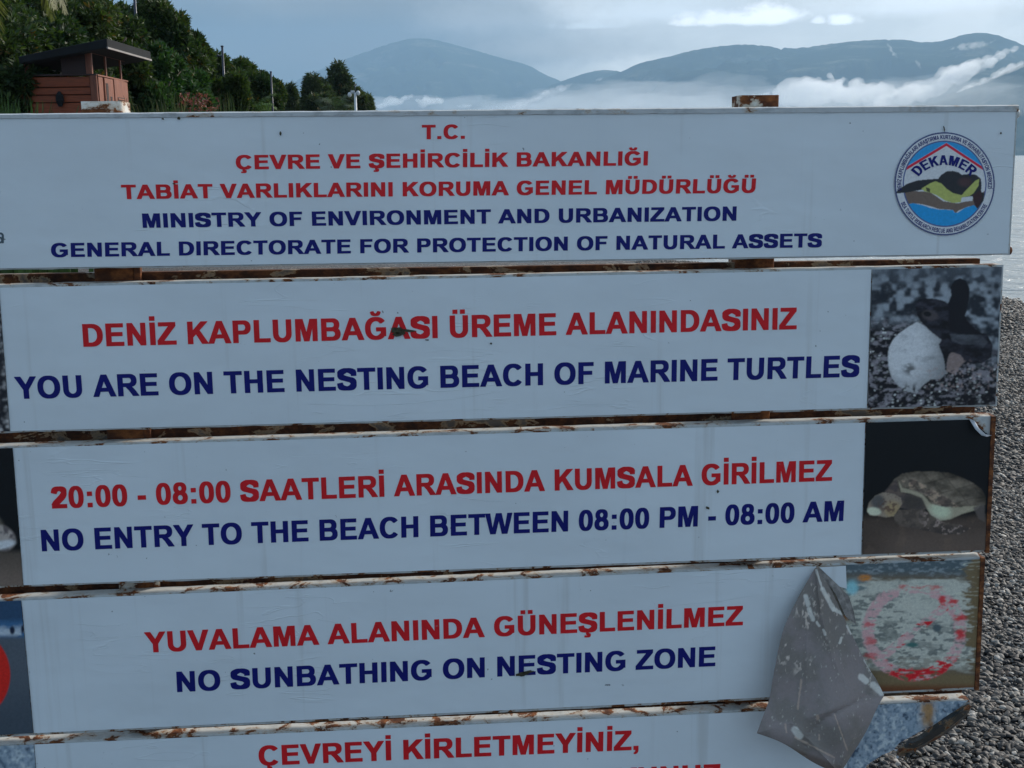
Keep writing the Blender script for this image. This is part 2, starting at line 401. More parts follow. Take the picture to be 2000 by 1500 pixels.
_gc = {}
def glyph_tris(ch, dx, dy):
    """union of the strokes of one letter, made bolder by dx, dy"""
    k = (ch, dx, dy)
    if k in _gc: return _gc[k]
    polys = GL[ch][1]; vs_, fs = [], []
    for sx, sy in ((dx, dy), (-dx, dy), (dx, -dy), (-dx, -dy)) if dx or dy else ((0, 0),):
        for p in polys:
            a = sum(p[i][0] * p[(i + 1) % len(p)][1] - p[(i + 1) % len(p)][0] * p[i][1] for i in range(len(p)))
            if abs(a) < 1: continue
            q = p if a > 0 else p[::-1]
            b = len(vs_)
            sc = (716 - 2 * dy) / 716 if dy else 1
            vs_ += [Vector((x + sx, (y * sc + dy) + sy)) for x, y in q]; fs.append(list(range(b, b + len(q))))
    if not fs: _gc[k] = ([], []); return _gc[k]
    r = delaunay_2d_cdt(vs_, [], fs, 0, 0.001)
    _gc[k] = ([(v.x, v.y) for v in r[0]], [list(f) for f, og in zip(r[2], r[5]) if og])
    return _gc[k]
LET = []
def text_geo(txt, track=0, dx=0, dy=0):
    V, Fc = [], []; x = 0; LET.clear()
    for li, ch in enumerate(txt):
        v, f = glyph_tris(ch, dx, dy) if GL[ch][1] else ([], [])
        b = len(V); V += [(x + a, c) for a, c in v]; LET.extend([li] * len(v)); Fc += [[b + i for i in t] for t in f]
        x += GL[ch][0] + track
    V = np.array(V); x0, x1 = V[:, 0].min(), V[:, 0].max()
    V[:, 0] = (V[:, 0] - x0) / (x1 - x0); V[:, 1] /= 716.0
    return V, Fc

# ---------------------------------------------------------------- sign plane
YAW = math.radians(4.4)
E1 = Vector((math.cos(YAW), math.sin(YAW), 0)); NN = Vector((math.sin(YAW), -math.cos(YAW), 0)); ZZ = Vector((0, 0, 1))
O0 = CAMP + ray(1000, 750) * 2.2
def uv(px, py, d=0.0):
    """picture point -> (u, v) on the sign's plane moved d metres towards the viewer"""
    r = ray(px, py); o = O0 + NN * d
    t = (o - CAMP).dot(NN) / r.dot(NN); P = CAMP + r * t - o
    return P.dot(E1), P.z
def W(u, v, d=0.0): return O0 + E1 * u + ZZ * v + NN * d
MS = Matrix(((E1.x, -NN.x, 0, O0.x), (E1.y, -NN.y, 0, O0.y), (0, 0, 1, O0.z), (0, 0, 0, 1)))   # local x=u, y=away, z=v

sign_foot = W(-0.15, 0, -0.06); sign_foot.z = 0
sign = empty('information_sign', sign_foot, 'white five-board turtle nesting beach sign with rusty steel frame on two posts', 'sign')

def line(p, q, x): return p[1] + (q[1] - p[1]) * (x - p[0]) / (q[0] - p[0])
# outer steel outline of each board in the picture: (top line), (bottom line), right edge x at top/bottom, left column x for stickers
BOARDS = [
    dict(top=((0, 223), (1988, 205)), bot=((0, 527), (1972, 498)), r=(1988, 1972)),
    dict(top=((0, 557), (1960, 517)), bot=((20, 845), (1947, 793)), r=(1960, 1947)),
    dict(top=((25, 872), (1940, 812)), bot=((45, 1146), (1928, 1078)), r=(1941, 1928)),
    dict(top=((42, 1170), (1920, 1088)), bot=((66, 1436), (1907, 1346)), r=(1920, 1908)),
    dict(top=((68, 1451), (1885, 1367)), bot=((88, 1730), (1880, 1640)), r=(1893, 1880)),
]
T = 0.032
DF = 0.0025   # the printed vinyl stands this far in front of the steel
def lerp2(c, s, t):
    return tuple((c[0][k] * (1 - s) + c[1][k] * s) * (1 - t) + (c[2][k] * (1 - s) + c[3][k] * s) * t for k in (0, 1))
boards = []
for i, B in enumerate(BOARDS):
    TR = uv(B['r'][0], line(*B['top'], B['r'][0])); BR = uv(B['r'][1], line(*B['bot'], B['r'][1]))
    a = uv(200, line(*B['top'], 200)); b = uv(200, line(*B['bot'], 200))
    ul = uv(-262, 700)[0] + 0.004 * (i % 3)
    ext = lambda p, q: (ul, p[1] + (q[1] - p[1]) * (ul - p[0]) / (q[0] - p[0]))
    TL = ext(a, TR); BL = ext(b, BR)
    B['c'] = (TL, TR, BL, BR)
    # steel box: subdivided front outline with slightly uneven edges
    n = 150; V = []; Fq = []
    for k in range(n + 1):
        s_ = k / n
        tu, tv = TL[0] + (TR[0] - TL[0]) * s_, TL[1] + (TR[1] - TL[1]) * s_
        bu, bv = BL[0] + (BR[0] - BL[0]) * s_, BL[1] + (BR[1] - BL[1]) * s_
        jt = mnoise.noise(Vector((tu * 22, i * 7.1, 0))) * 0.0013 + mnoise.noise(Vector((tu * 90, i, 3))) * 0.0006
        jb = mnoise.noise(Vector((bu * 20, i * 5.1, 9))) * 0.0014 + mnoise.noise(Vector((bu * 90, i, 5))) * 0.0007
        if i == 4:   # the corroded right part of the lowest board: only its top bar is left
            cu = uv(1690, 1500)[0]
            if bu > cu: bv = tv - 0.022
        ring = [(tu, tv + jt, 0.0), (tu, tv + jt * 0.4, -T), (bu, bv + jb * 0.4, -T), (bu, bv + jb, 0.0)]
        V += [W(*r) for r in ring]
        if k:
            o = (k - 1) * 4
            Fq += [[o + j, o + (j + 1) % 4, o + 4 + (j + 1) % 4, o + 4 + j] for j in range(4)]
    Fq += [[0, 1, 2, 3], [n * 4 + 3, n * 4 + 2, n * 4 + 1, n * 4]]
    bm = bmesh.new(); bv_ = [bm.verts.new(v) for v in V]
    for f in Fq: bm.faces.new([bv_[j] for j in f])
    bd = link('board', bm_done(bm, 'board'), M_frame[i], sign)
    boards.append(bd)

def px_grid(c4, nu, nv, d):
    """grid of picture points over a quad (TL, TR, BL, BR) and their places on the sign plane"""
    s_, t_ = np.meshgrid(np.linspace(0, 1, nu), np.linspace(0, 1, nv))
    X = (c4[0][0] * (1 - s_) + c4[1][0] * s_) * (1 - t_) + (c4[2][0] * (1 - s_) + c4[3][0] * s_) * t_
    Y = (c4[0][1] * (1 - s_) + c4[1][1] * s_) * (1 - t_) + (c4[2][1] * (1 - s_) + c4[3][1] * s_) * t_
    rx = np.array(rr)[None, None] * ((X - 1000) / F)[..., None] - np.array(uu)[None, None] * ((Y - 750) / F)[..., None] + np.array(fw)
    o = np.array(O0 + NN * d); nn = np.array(NN)
    t = ((o - np.array(CAMP)) @ nn) / (rx @ nn)
    P = np.array(CAMP) + rx * t[..., None]
    return X, Y, P
def grid_faces(nu, nv, keep=None):
    idx = np.arange(nu * nv).reshape(nv, nu)
    f = np.stack([idx[1:, :-1], idx[1:, 1:], idx[:-1, 1:], idx[:-1, :-1]], -1).reshape(-1, 4)
    if keep is not None:
        k = keep.reshape(-1); f = f[k[f].all(1)]
    return f
def poly_mask(X, Y, pts):
    ins = np.zeros(X.shape, bool); n = len(pts)
    for i in range(n):
        x0, y0 = pts[i]; x1, y1 = pts[(i + 1) % n]
        c = ((y0 > Y) != (y1 > Y)) & (X < (x1 - x0) * (Y - y0) / ((y1 - y0) or 1e-9) + x0)
        ins ^= c
    return ins.astype(float)
def blur(a, n=1):
    for _ in range(n):
        p = np.pad(a, 1, mode='edge')
        a = (p[:-2, 1:-1] + p[2:, 1:-1] + p[1:-1, :-2] + p[1:-1, 2:] + 2 * p[1:-1, 1:-1]) / 6
    return a
def vnoise(X, Y, s, seed=0, oct_=4, sx=1.0):
    """smooth value noise, cell size s (picture units)"""
    out = 0; amp = 1; tot = 0
    for o in range(oct_):
        r = np.random.default_rng(seed * 31 + o)
        T_ = r.random((64, 64)); q = s / 2 ** o
        x = X / (q * sx) + 13.7 * o; y = Y / q + 5.1 * o
        xi = np.floor(x).astype(int); yi = np.floor(y).astype(int); fx = x - xi; fy = y - yi
        fx = fx * fx * (3 - 2 * fx); fy = fy * fy * (3 - 2 * fy)
        g_ = lambda a, b: T_[b % 64, a % 64]
        out = out + amp * ((g_(xi, yi) * (1 - fx) + g_(xi + 1, yi) * fx) * (1 - fy) + (g_(xi, yi + 1) * (1 - fx) + g_(xi + 1, yi + 1) * fx) * fy)
        tot += amp; amp *= 0.55
    return out / tot
def over(img, m, col):
    m = np.clip(m, 0, 1)[..., None]; return img * (1 - m) + np.asarray(col) * m
def sst(x, a, b):
    t = np.clip((x - a) / (b - a), 0, 1); return t * t * (3 - 2 * t)
def ell(X, Y, cx, cy, rx, ry, rot=0, soft=0.1):
    c, s_ = math.cos(math.radians(rot)), math.sin(math.radians(rot))
    a = ((X - cx) * c + (Y - cy) * s_) / rx; b = (-(X - cx) * s_ + (Y - cy) * c) / ry
    return sst(np.sqrt(a * a + b * b), 1 + soft, 1 - soft)
def pebble_img(X, Y, size, seed, dark, light, p=0.5):
    """small voronoi pebbles, each with its own tone"""
    r = np.random.default_rng(seed); img = np.zeros(X.shape + (3,))
    gx = X / size; gy = Y / (size * 0.75); xi = np.floor(gx).astype(int); yi = np.floor(gy).astype(int)
    best = np.full(X.shape, 9.0); tone = np.zeros(X.shape)
    R1, R2, R3 = r.random((97, 97)), r.random((97, 97)), r.random((97, 97))
    for dx in (-1, 0, 1):
        for dy in (-1, 0, 1):
            a, b = (xi + dx) % 97, (yi + dy) % 97
            d = (xi + dx + R1[b, a] - gx) ** 2 + (yi + dy + R2[b, a] - gy) ** 2
            m = d < best; best = np.where(m, d, best); tone = np.where(m, R3[b, a], tone)
    tone = tone ** (1 / p - 1 + 1) * sst(np.sqrt(best), 0.62, 0.25)
    return np.asarray(dark) * (1 - tone[..., None]) + np.asarray(light) * tone[..., None]
def make_print(name, parent, c4, nu, nv, paint, d=0.0045, keep=None, label=None, mat=None, soften=1, grain=0.12):
    X, Y, P = px_grid(c4, nu, nv, d)
    img = paint(X, Y); k = keep(X, Y) if keep else None
    if soften: img = np.stack([blur(img[..., j], soften) for j in range(3)], -1)
    fx, fy = nu / (c4[1][0] - c4[0][0]), 1
    img = np.clip(img * (1 + grain * (rng.random(X.shape)[..., None] - 0.5)), 0.002, 0.9)
    f = grid_faces(nu, nv, k)
    me = np_mesh(name, P.reshape(-1, 3), f, 4, img.reshape(-1, 3))
    o = link(name, me, mat or M_print, parent)
    if label: o['label'] = label
    return o

def sheet(name, parent, c4, mat, nu=80, nv=14, d=DF, seed=0, amp=0.0003, keep=None):
    X, Y, P = px_grid(c4, nu, nv, d)
    w = (vnoise(X, Y, 190, seed, 3, 2.0) - 0.5) * amp
    P = P + np.array(NN) * w[..., None]
    me = np_mesh(name, P.reshape(-1, 3), grid_faces(nu, nv, keep(X, Y) if keep else None), 4); smooth(me)
    return link(name, me, mat, parent)

c_ = [uv(0, 222.5), uv(1988, 205), uv(0, 232.5), uv(1986, 218)]; uL = BOARDS[0]['c'][0][0]
bm = bmesh.new(); prev = None
for k in range(121):
    s_ = k / 120; u_ = uL + (c_[1][0] - uL) * s_; f = (u_ - c_[0][0]) / (c_[1][0] - c_[0][0])
    vt = c_[0][1] + (c_[1][1] - c_[0][1]) * f + 0.0006 * mnoise.noise(Vector((k * 0.7, 2, 0))) + 0.0003; vb = c_[2][1] + (c_[3][1] - c_[2][1]) * f + 0.0012 * mnoise.noise(Vector((k * 0.5, 6, 0)))
    ring = [bm.verts.new(W(u_, vt, 0.0005)), bm.verts.new(W(u_, vt - 0.002, 0.0052)), bm.verts.new(W(u_, vb + 0.001, 0.0048)), bm.verts.new(W(u_, vb, 0.0005))]
    if prev:
        for q in range(3): bm.faces.new((prev[q], prev[q + 1], ring[q + 1], ring[q]))
    prev = ring
link('top_lip', bm_done(bm, 'top_lip'), m_rust('lip_paint', (0.60, 0.62, 0.62), 0.20, 1.4, 18, 0.6), boards[0])

# white vinyl on each board (left column holds a photo too)
LX = [(-250, -232), (-2, 20), (25, 46), (42, 66), (67, 88)]        # left edge x of the white part, top/bottom
RX = [(1984, 1969), (1702, 1693), (1690, 1682), (1655, 1650), (1668, 1650)]
VT = [((0, 232), (1988, 217)), ((0, 562), (1960, 521)), ((25, 875), (1940, 818)), ((42, 1173), (1920, 1092)), ((68, 1454), (1885, 1371))]
VB = [((0, 524), (1972, 495)), ((20, 842), (1947, 790)), ((45, 1143), (1928, 1074)), ((66, 1432), (1907, 1342)), ((88, 1722), (1880, 1632))]
for i in range(5):
    c4 = tuple((x, line(*L, x)) for x, L in ((LX[i][0], VT[i]), (RX[i][0], VT[i]), (LX[i][1], VB[i]), (RX[i][1], VB[i])))
    kp = None
    sheet('white_vinyl', boards[i], c4, M_stick[i], nu=120, nv=20, seed=i + 3, keep=kp)

# ---------------------------------------------------------------- lettering
def lettering(txt, bi, bl, br, tl, tr, mat, track=0, dx=0, dy=0, name='lettering'):
    V, Fc = text_geo(txt, track, dx, dy)
    q = [uv(*p, 0.0031) for p in (bl, br, tl, tr)]
    out = []
    for s_, t_ in V:
        u = (q[0][0] * (1 - s_) + q[1][0] * s_) * (1 - t_) + (q[2][0] * (1 - s_) + q[3][0] * s_) * t_
        v = (q[0][1] * (1 - s_) + q[1][1] * s_) * (1 - t_) + (q[2][1] * (1 - s_) + q[3][1] * s_) * t_
        out.append(W(u, v, 0.0031))
    owner = {}
    for n_, f in enumerate(Fc): owner.setdefault(LET[f[0]], []).append(f)
    for k_, fs in owner.items():
        used = sorted({i for f in fs for i in f}); rm = {a: b for b, a in enumerate(used)}
        link('letter', np_mesh('letter', [tuple(out[i]) for i in used], [rm[i] for f in fs for i in f], 3), mat, boards[bi])
K1 = dict(track=26, dx=22, dy=7)
lettering("T.C.", 0, (824, 272), (908, 271), (824, 244), (908, 243), M_red, **K1)
lettering("ÇEVRE VE ŞEHİRCİLİK BAKANLIĞI", 0, (461, 331), (1265, 323), (460, 303), (1266, 295), M_red, **K1)
lettering("TABİAT VARLIKLARINI KORUMA GENEL MÜDÜRLÜĞÜ", 0, (238, 389), (1475, 376.5), (236, 361), (1477, 348.5), M_red, **K1)
lettering("MINISTRY OF ENVIRONMENT AND URBANIZATION", 0, (279, 445), (1438, 431), (277, 417), (1439, 403), M_blue, **K1)
lettering("GENERAL DIRECTORATE FOR PROTECTION OF NATURAL ASSETS", 0, (100, 502.5), (1605, 483), (99, 475), (1606, 455.5), M_blue, **K1)
K2 = dict(track=14, dx=18, dy=6)
lettering("DENİZ KAPLUMBAĞASI ÜREME ALANINDASINIZ", 1, (163, 677.5), (1556, 643), (160, 633), (1557, 600.5), M_red, **K2)
lettering("YOU ARE ON THE NESTING BEACH OF MARINE TURTLES", 1, (31, 779.5), (1678, 736), (27, 736), (1680, 693.5), M_blue, **K2)
lettering("20:00 - 08:00 SAATLERİ ARASINDA KUMSALA GİRİLMEZ", 2, (101, 993.5), (1625, 939), (98, 951), (1626, 898), M_red, **K2)
lettering("NO ENTRY TO THE BEACH BETWEEN 08:00 PM - 08:00 AM", 2, (82, 1077), (1647, 1017.5), (79, 1035), (1649, 977.5), M_blue, **K2)
lettering("YUVALAMA ALANINDA GÜNEŞLENİLMEZ", 3, (284, 1275), (1451, 1221), (281, 1235), (1452, 1183), M_red, **K2)
lettering("NO SUNBATHING ON NESTING ZONE", 3, (346, 1352), (1397, 1301), (344, 1312), (1398, 1262.5), M_blue, **K2)
lettering("ÇEVREYİ KİRLETMEYİNİZ,", 4, (506, 1496), (1247, 1464.5), (504, 1457), (1248, 1426), M_red, **K2)
lettering("KORUYUNUZ", 4, (1032, 1547), (1407, 1532), (1030, 1508), (1408, 1492), M_red, **K2)
lettering("a", 0, (-8, 475), (7.5, 475), (-8, 446), (7.5, 446), M_grey)

# ---------------------------------------------------------------- round logo on the top board
LC = (1845, 359)
def logo_paint(X, Y):
    # work in a clean circle of radius 100 round the logo centre (picture units)
    x = (X - LC[0]) / 0.99; y = (Y - LC[1]) / 1.02
    r = np.hypot(x, y)
    wht = alb(150, 165, 185) * 0.98; img = np.ones(X.shape + (3,)) * wht
    blue = alb(22, 98, 160)
    # zoom-crop coordinates of the emblem (1500 px crop = 320 px)
    zx = (X - 1680) * 1500 / 320; zy = (Y - 200) * 1500 / 320
    inner = sst(r, 82, 80)
    top = inner * sst(zy - np.where(zx < 790, 370 + (790 - zx) * 0.60, 370 + (zx - 790) * 0.66), 6, -6)
    img = over(img, top, blue)
    rf = np.abs(zy - 385 - np.where(zx < 790, (790 - zx) * 0.60, (zx - 790) * 0.66))
    img = over(img, inner * sst(rf, 17, 11), alb(125, 22, 45))
    img = over(img, blur(poly_mask(zx, zy, [(395, 800), (500, 812), (640, 820), (760, 905), (900, 925), (1040, 880), (1170, 790), (1165, 870), (1120, 930), (1080, 975), (1000, 950), (900, 990), (870, 1020), (850, 985), (720, 975), (640, 950), (560, 930), (470, 925), (420, 945), (400, 890)])) * inner, alb(62, 62, 62))
    wave = poly_mask(zx, zy, [(430, 935), (480, 922), (570, 940), (640, 965), (720, 980), (850, 985), (865, 1010), (890, 1012), (960, 965), (1040, 940), (1090, 985), (1060, 1120), (800, 1180), (560, 1130), (430, 1000)])
    img = over(img, blur(wave) * inner, alb(14, 96, 158))
    tr_ = poly_mask(zx, zy, [(318, 830), (360, 790), (430, 745), (520, 715), (640, 703), (715, 700), (740, 665), (790, 632), (850, 627), (900, 640), (930, 662), (1000, 655), (1060, 662), (1105, 700), (1112, 760), (1105, 820), (1140, 830), (1130, 900), (1075, 975), (1045, 930), (1030, 860), (900, 870), (760, 800), (700, 760), (560, 800), (430, 825), (350, 832)])
    img = over(img, blur(tr_), alb(20, 26, 33))
    img = over(img, blur(tr_) * ell(zx, zy, 960, 730, 60, 40, 0, 0.5), alb(38, 32, 38))
    belly = poly_mask(zx, zy, [(560, 790), (640, 740), (690, 722), (740, 740), (790, 790), (850, 830), (930, 850), (960, 812), (1050, 720), (1090, 700), (1085, 760), (1040, 830), (1000, 858), (930, 870), (920, 915), (850, 920), (780, 900), (700, 850), (640, 825), (590, 815)])
    img = over(img, blur(belly), alb(98, 118, 72))
    img = over(img, blur(poly_mask(zx, zy, [(600, 775), (640, 790), (640, 825), (610, 815)])), alb(40, 50, 40))
    img = over(img, blur(poly_mask(zx, zy, [(945, 870), (1030, 860), (1030, 900), (930, 912)])), wht)
    img = over(img, blur(poly_mask(zx, zy, [(1030, 850), (1105, 800), (1120, 860), (1100, 920), (1068, 965), (1045, 920)])), alb(30, 22, 28))
    img = over(img, sst(np.abs(r - 81.5), 1.7, 0.8) * (tr_ < 0.5), alb(40, 58, 100))
    img = over(img, sst(np.abs(r - 97.6), 2.0, 1.0), alb(28, 42, 82))
    return img
o = make_print('logo', boards[0], ((1746, 258), (1944, 258), (1746, 460), (1944, 460)), 230, 230, logo_paint, 0.0045, soften=0, grain=0,
    keep=lambda X, Y: np.hypot((X - LC[0]) / 0.99, (Y - LC[1]) / 1.02) < 99.4)
def arc_text(txt, r0_, r1_, a0, a1, mat, inward=False, dx=0, name='logo_lettering', track=0):
    V, Fc = text_geo(txt, track, dx, 0)
    out = []
    for s_, t_ in V:
        a = math.radians(a0 + (a1 - a0) * s_); r = r0_ + (r1_ - r0_) * t_
        px, py = LC[0] + r * math.cos(a) * 0.99, LC[1] - r * math.sin(a) * 1.02
        out.append(tuple(W(*uv(px, py, 0.0049), 0.0049)))
    me = np_mesh(name, out, [i for f in Fc for i in f], 3); o = link(name, me, mat, boards[0]); o['kind'] = 'stuff'; return o
arc_text("DENİZ KAPLUMBAĞALARI ARAŞTIRMA KURTARMA VE REHABİLİTASYON MERKEZİ", 85.5, 93.5, 188, -6, M_blue)
arc_text("SEA TURTLE RESEARCH RESCUE AND REHABILITATION CENTRE", 93.8, 85.8, 203, 334, M_blue)
# club-style curved word across the emblem
V, Fc = text_geo("DEKAMER", 60, 30, 0)
out = []
for s_, t_ in V:
    a = math.radians(141 + (39 - 141) * s_ ** 1.0)
    cx, cy = 1845, 382; r = 60 + 19 * t_
    wd = 1.08
    out.append(tuple(W(*uv(cx + r * math.cos(a) * wd, cy - r * math.sin(a) * 1.0, 0.0052), 0.0052)))
link('logo_lettering', np_mesh('logo_lettering', out, [i for f in Fc for i in f], 3), M_blue, boards[0])['kind'] = 'stuff'

# ---------------------------------------------------------------- photo prints
def q4(bi, xl, xr, T_=VT, B_=VB): return tuple((x, line(*L, x)) for x, L in ((xl[0], T_[bi]), (xr[0], T_[bi]), (xl[1], B_[bi]), (xr[1], B_[bi])))
def hatch_paint(X, Y):
    zx = (X - 1660) * 1500 / 340; zy = (Y - 480) * 1500 / 340
    pn = vnoise(X, Y, 6.5, 5, 3, 1.4)[..., None]; img = alb(8, 11, 18) * (1 - sst(pn, 0.46, 0.72)) + alb(74, 84, 98) * sst(pn, 0.46, 0.72)
    img = np.maximum(img, pebble_img(X, Y, 6.5, 5, (0, 0, 0), alb(128, 138, 150), 0.18) * (vnoise(X, Y, 20, 3, 2)[..., None] > 0.42))
    bn = vnoise(X, Y, 13, 9, 2, 1.1)[..., None]; bn = sst(bn, 0.30, 0.78); blurp = alb(16, 24, 34) * (1 - bn) + alb(84, 104, 122) * bn
    t = sst(zy, 760, 560) + sst(zx, 900, 1200) * sst(zy, 1150, 800); img = over(img, t * 0.94, blurp)
    up = sst(zy, 420, 180); img = over(img, up * 0.55, alb(48, 62, 76))
    egg = poly_mask(zx, zy, [(325, 960), (335, 880), (370, 810), (430, 750), (500, 700), (580, 655), (640, 690), (700, 740), (790, 810), (765, 850), (790, 900), (815, 1000), (820, 1070), (850, 1080), (780, 1150), (700, 1150), (620, 1210), (580, 1270), (500, 1260), (420, 1210), (360, 1140), (335, 1060)])
    n = vnoise(X, Y, 14, 3, 4, 2.0)
    ec = alb(122, 143, 158)[None, None] * (1 - 0.22 * sst(zx, 520, 860))[..., None]
    ec = ec * (1 - 0.45 * sst(n, 0.55, 0.75) * ell(zx, zy, 620, 860, 190, 130, 0, 0.8))[..., None]
    ec = ec * (1 - 0.75 * ell(zx, zy, 510, 1060, 60, 45, 30, 0.6) * sst(n, 0.4, 0.6))[..., None]
    ec = ec * (1.06 - 0.55 * sst(np.hypot((zx - 500) / 330, (zy - 880) / 400), 0.35, 1.15))[..., None] * (0.86 + 0.28 * vnoise(X, Y, 6, 71, 3, 2.5))[..., None]
    egg = egg * (1 - (vnoise(X, Y, 5, 77, 2) > 0.55) * sst(zy, 1150, 1260))
    img = img * (1 - blur(egg, 1)[..., None]) + ec * blur(egg, 1)[..., None]
    egg2 = poly_mask(zx, zy, [(850, 935), (890, 915), (960, 930), (990, 1000), (930, 1060), (830, 1090), (835, 1000)])
    img = over(img, blur(egg2, 2) * 0.9, alb(78, 80, 86))
    body = poly_mask(zx, zy, [(590, 460), (650, 452), (740, 458), (810, 475), (845, 500), (875, 430), (868, 360), (900, 300), (950, 280), (1000, 305), (1030, 370), (1025, 460), (1005, 560), (990, 600), (1010, 650), (1080, 710), (1125, 750), (1180, 760), (1230, 850), (1220, 960), (1140, 1010), (1010, 1010), (950, 940), (870, 910), (845, 960), (825, 1070), (808, 960), (770, 870), (790, 810), (700, 740), (620, 660), (580, 600), (565, 520)])
    bc = alb(15, 19, 28)[None, None] * (0.35 + 1.5 * sst(vnoise(X, Y, 9, 6, 4, 1.8), 0.3, 0.8))[..., None] * (1 + 0.9 * ell(zx, zy, 690, 510, 110, 40, 15, 0.8))[..., None]
    bb = blur(body, 1)[..., None]; img = img * (1 - bb) + bc * bb
    fl = blur(poly_mask(zx, zy, [(845, 500), (875, 430), (868, 360), (900, 300), (950, 280), (1000, 305), (1030, 370), (1025, 460), (1005, 560), (990, 600), (1010, 650), (1100, 740), (980, 760), (860, 740)]), 2)
    img = over(img, fl, alb(7, 10, 18))
    img = over(img, blur(poly_mask(zx, zy, [(860, 760), (1000, 765), (1130, 770), (1190, 830), (1150, 880), (1080, 850), (960, 850), (880, 820)]), 2) * vnoise(X, Y, 8, 12, 3, 2.0) * 0.9, alb(50, 62, 75))
    img = over(img, ell(zx, zy, 690, 600, 70, 45, 10, 0.3) * 0.6, alb(46, 50, 58))
    img = over(img, ell(zx, zy, 668, 588, 34, 22, 10, 0.3), alb(6, 8, 12))
    img = over(img, blur((vnoise(X, Y, 5, 8, 2) > 0.68).astype(float) * ell(zx, zy, 950, 1130, 330, 120, 0, 0.5)) * 0.8, alb(90, 92, 100))
    img = over(img, sst(zy, 1150, 1400) * sst(zx, 700, 1000) * 0.6, alb(9, 11, 16))
    return img
make_print('photo_print', boards[1], q4(1, (1704, 1695), (1957, 1944)), 220, 250, hatch_paint, label='printed photo of a hatchling beside its white egg on dark gravel')

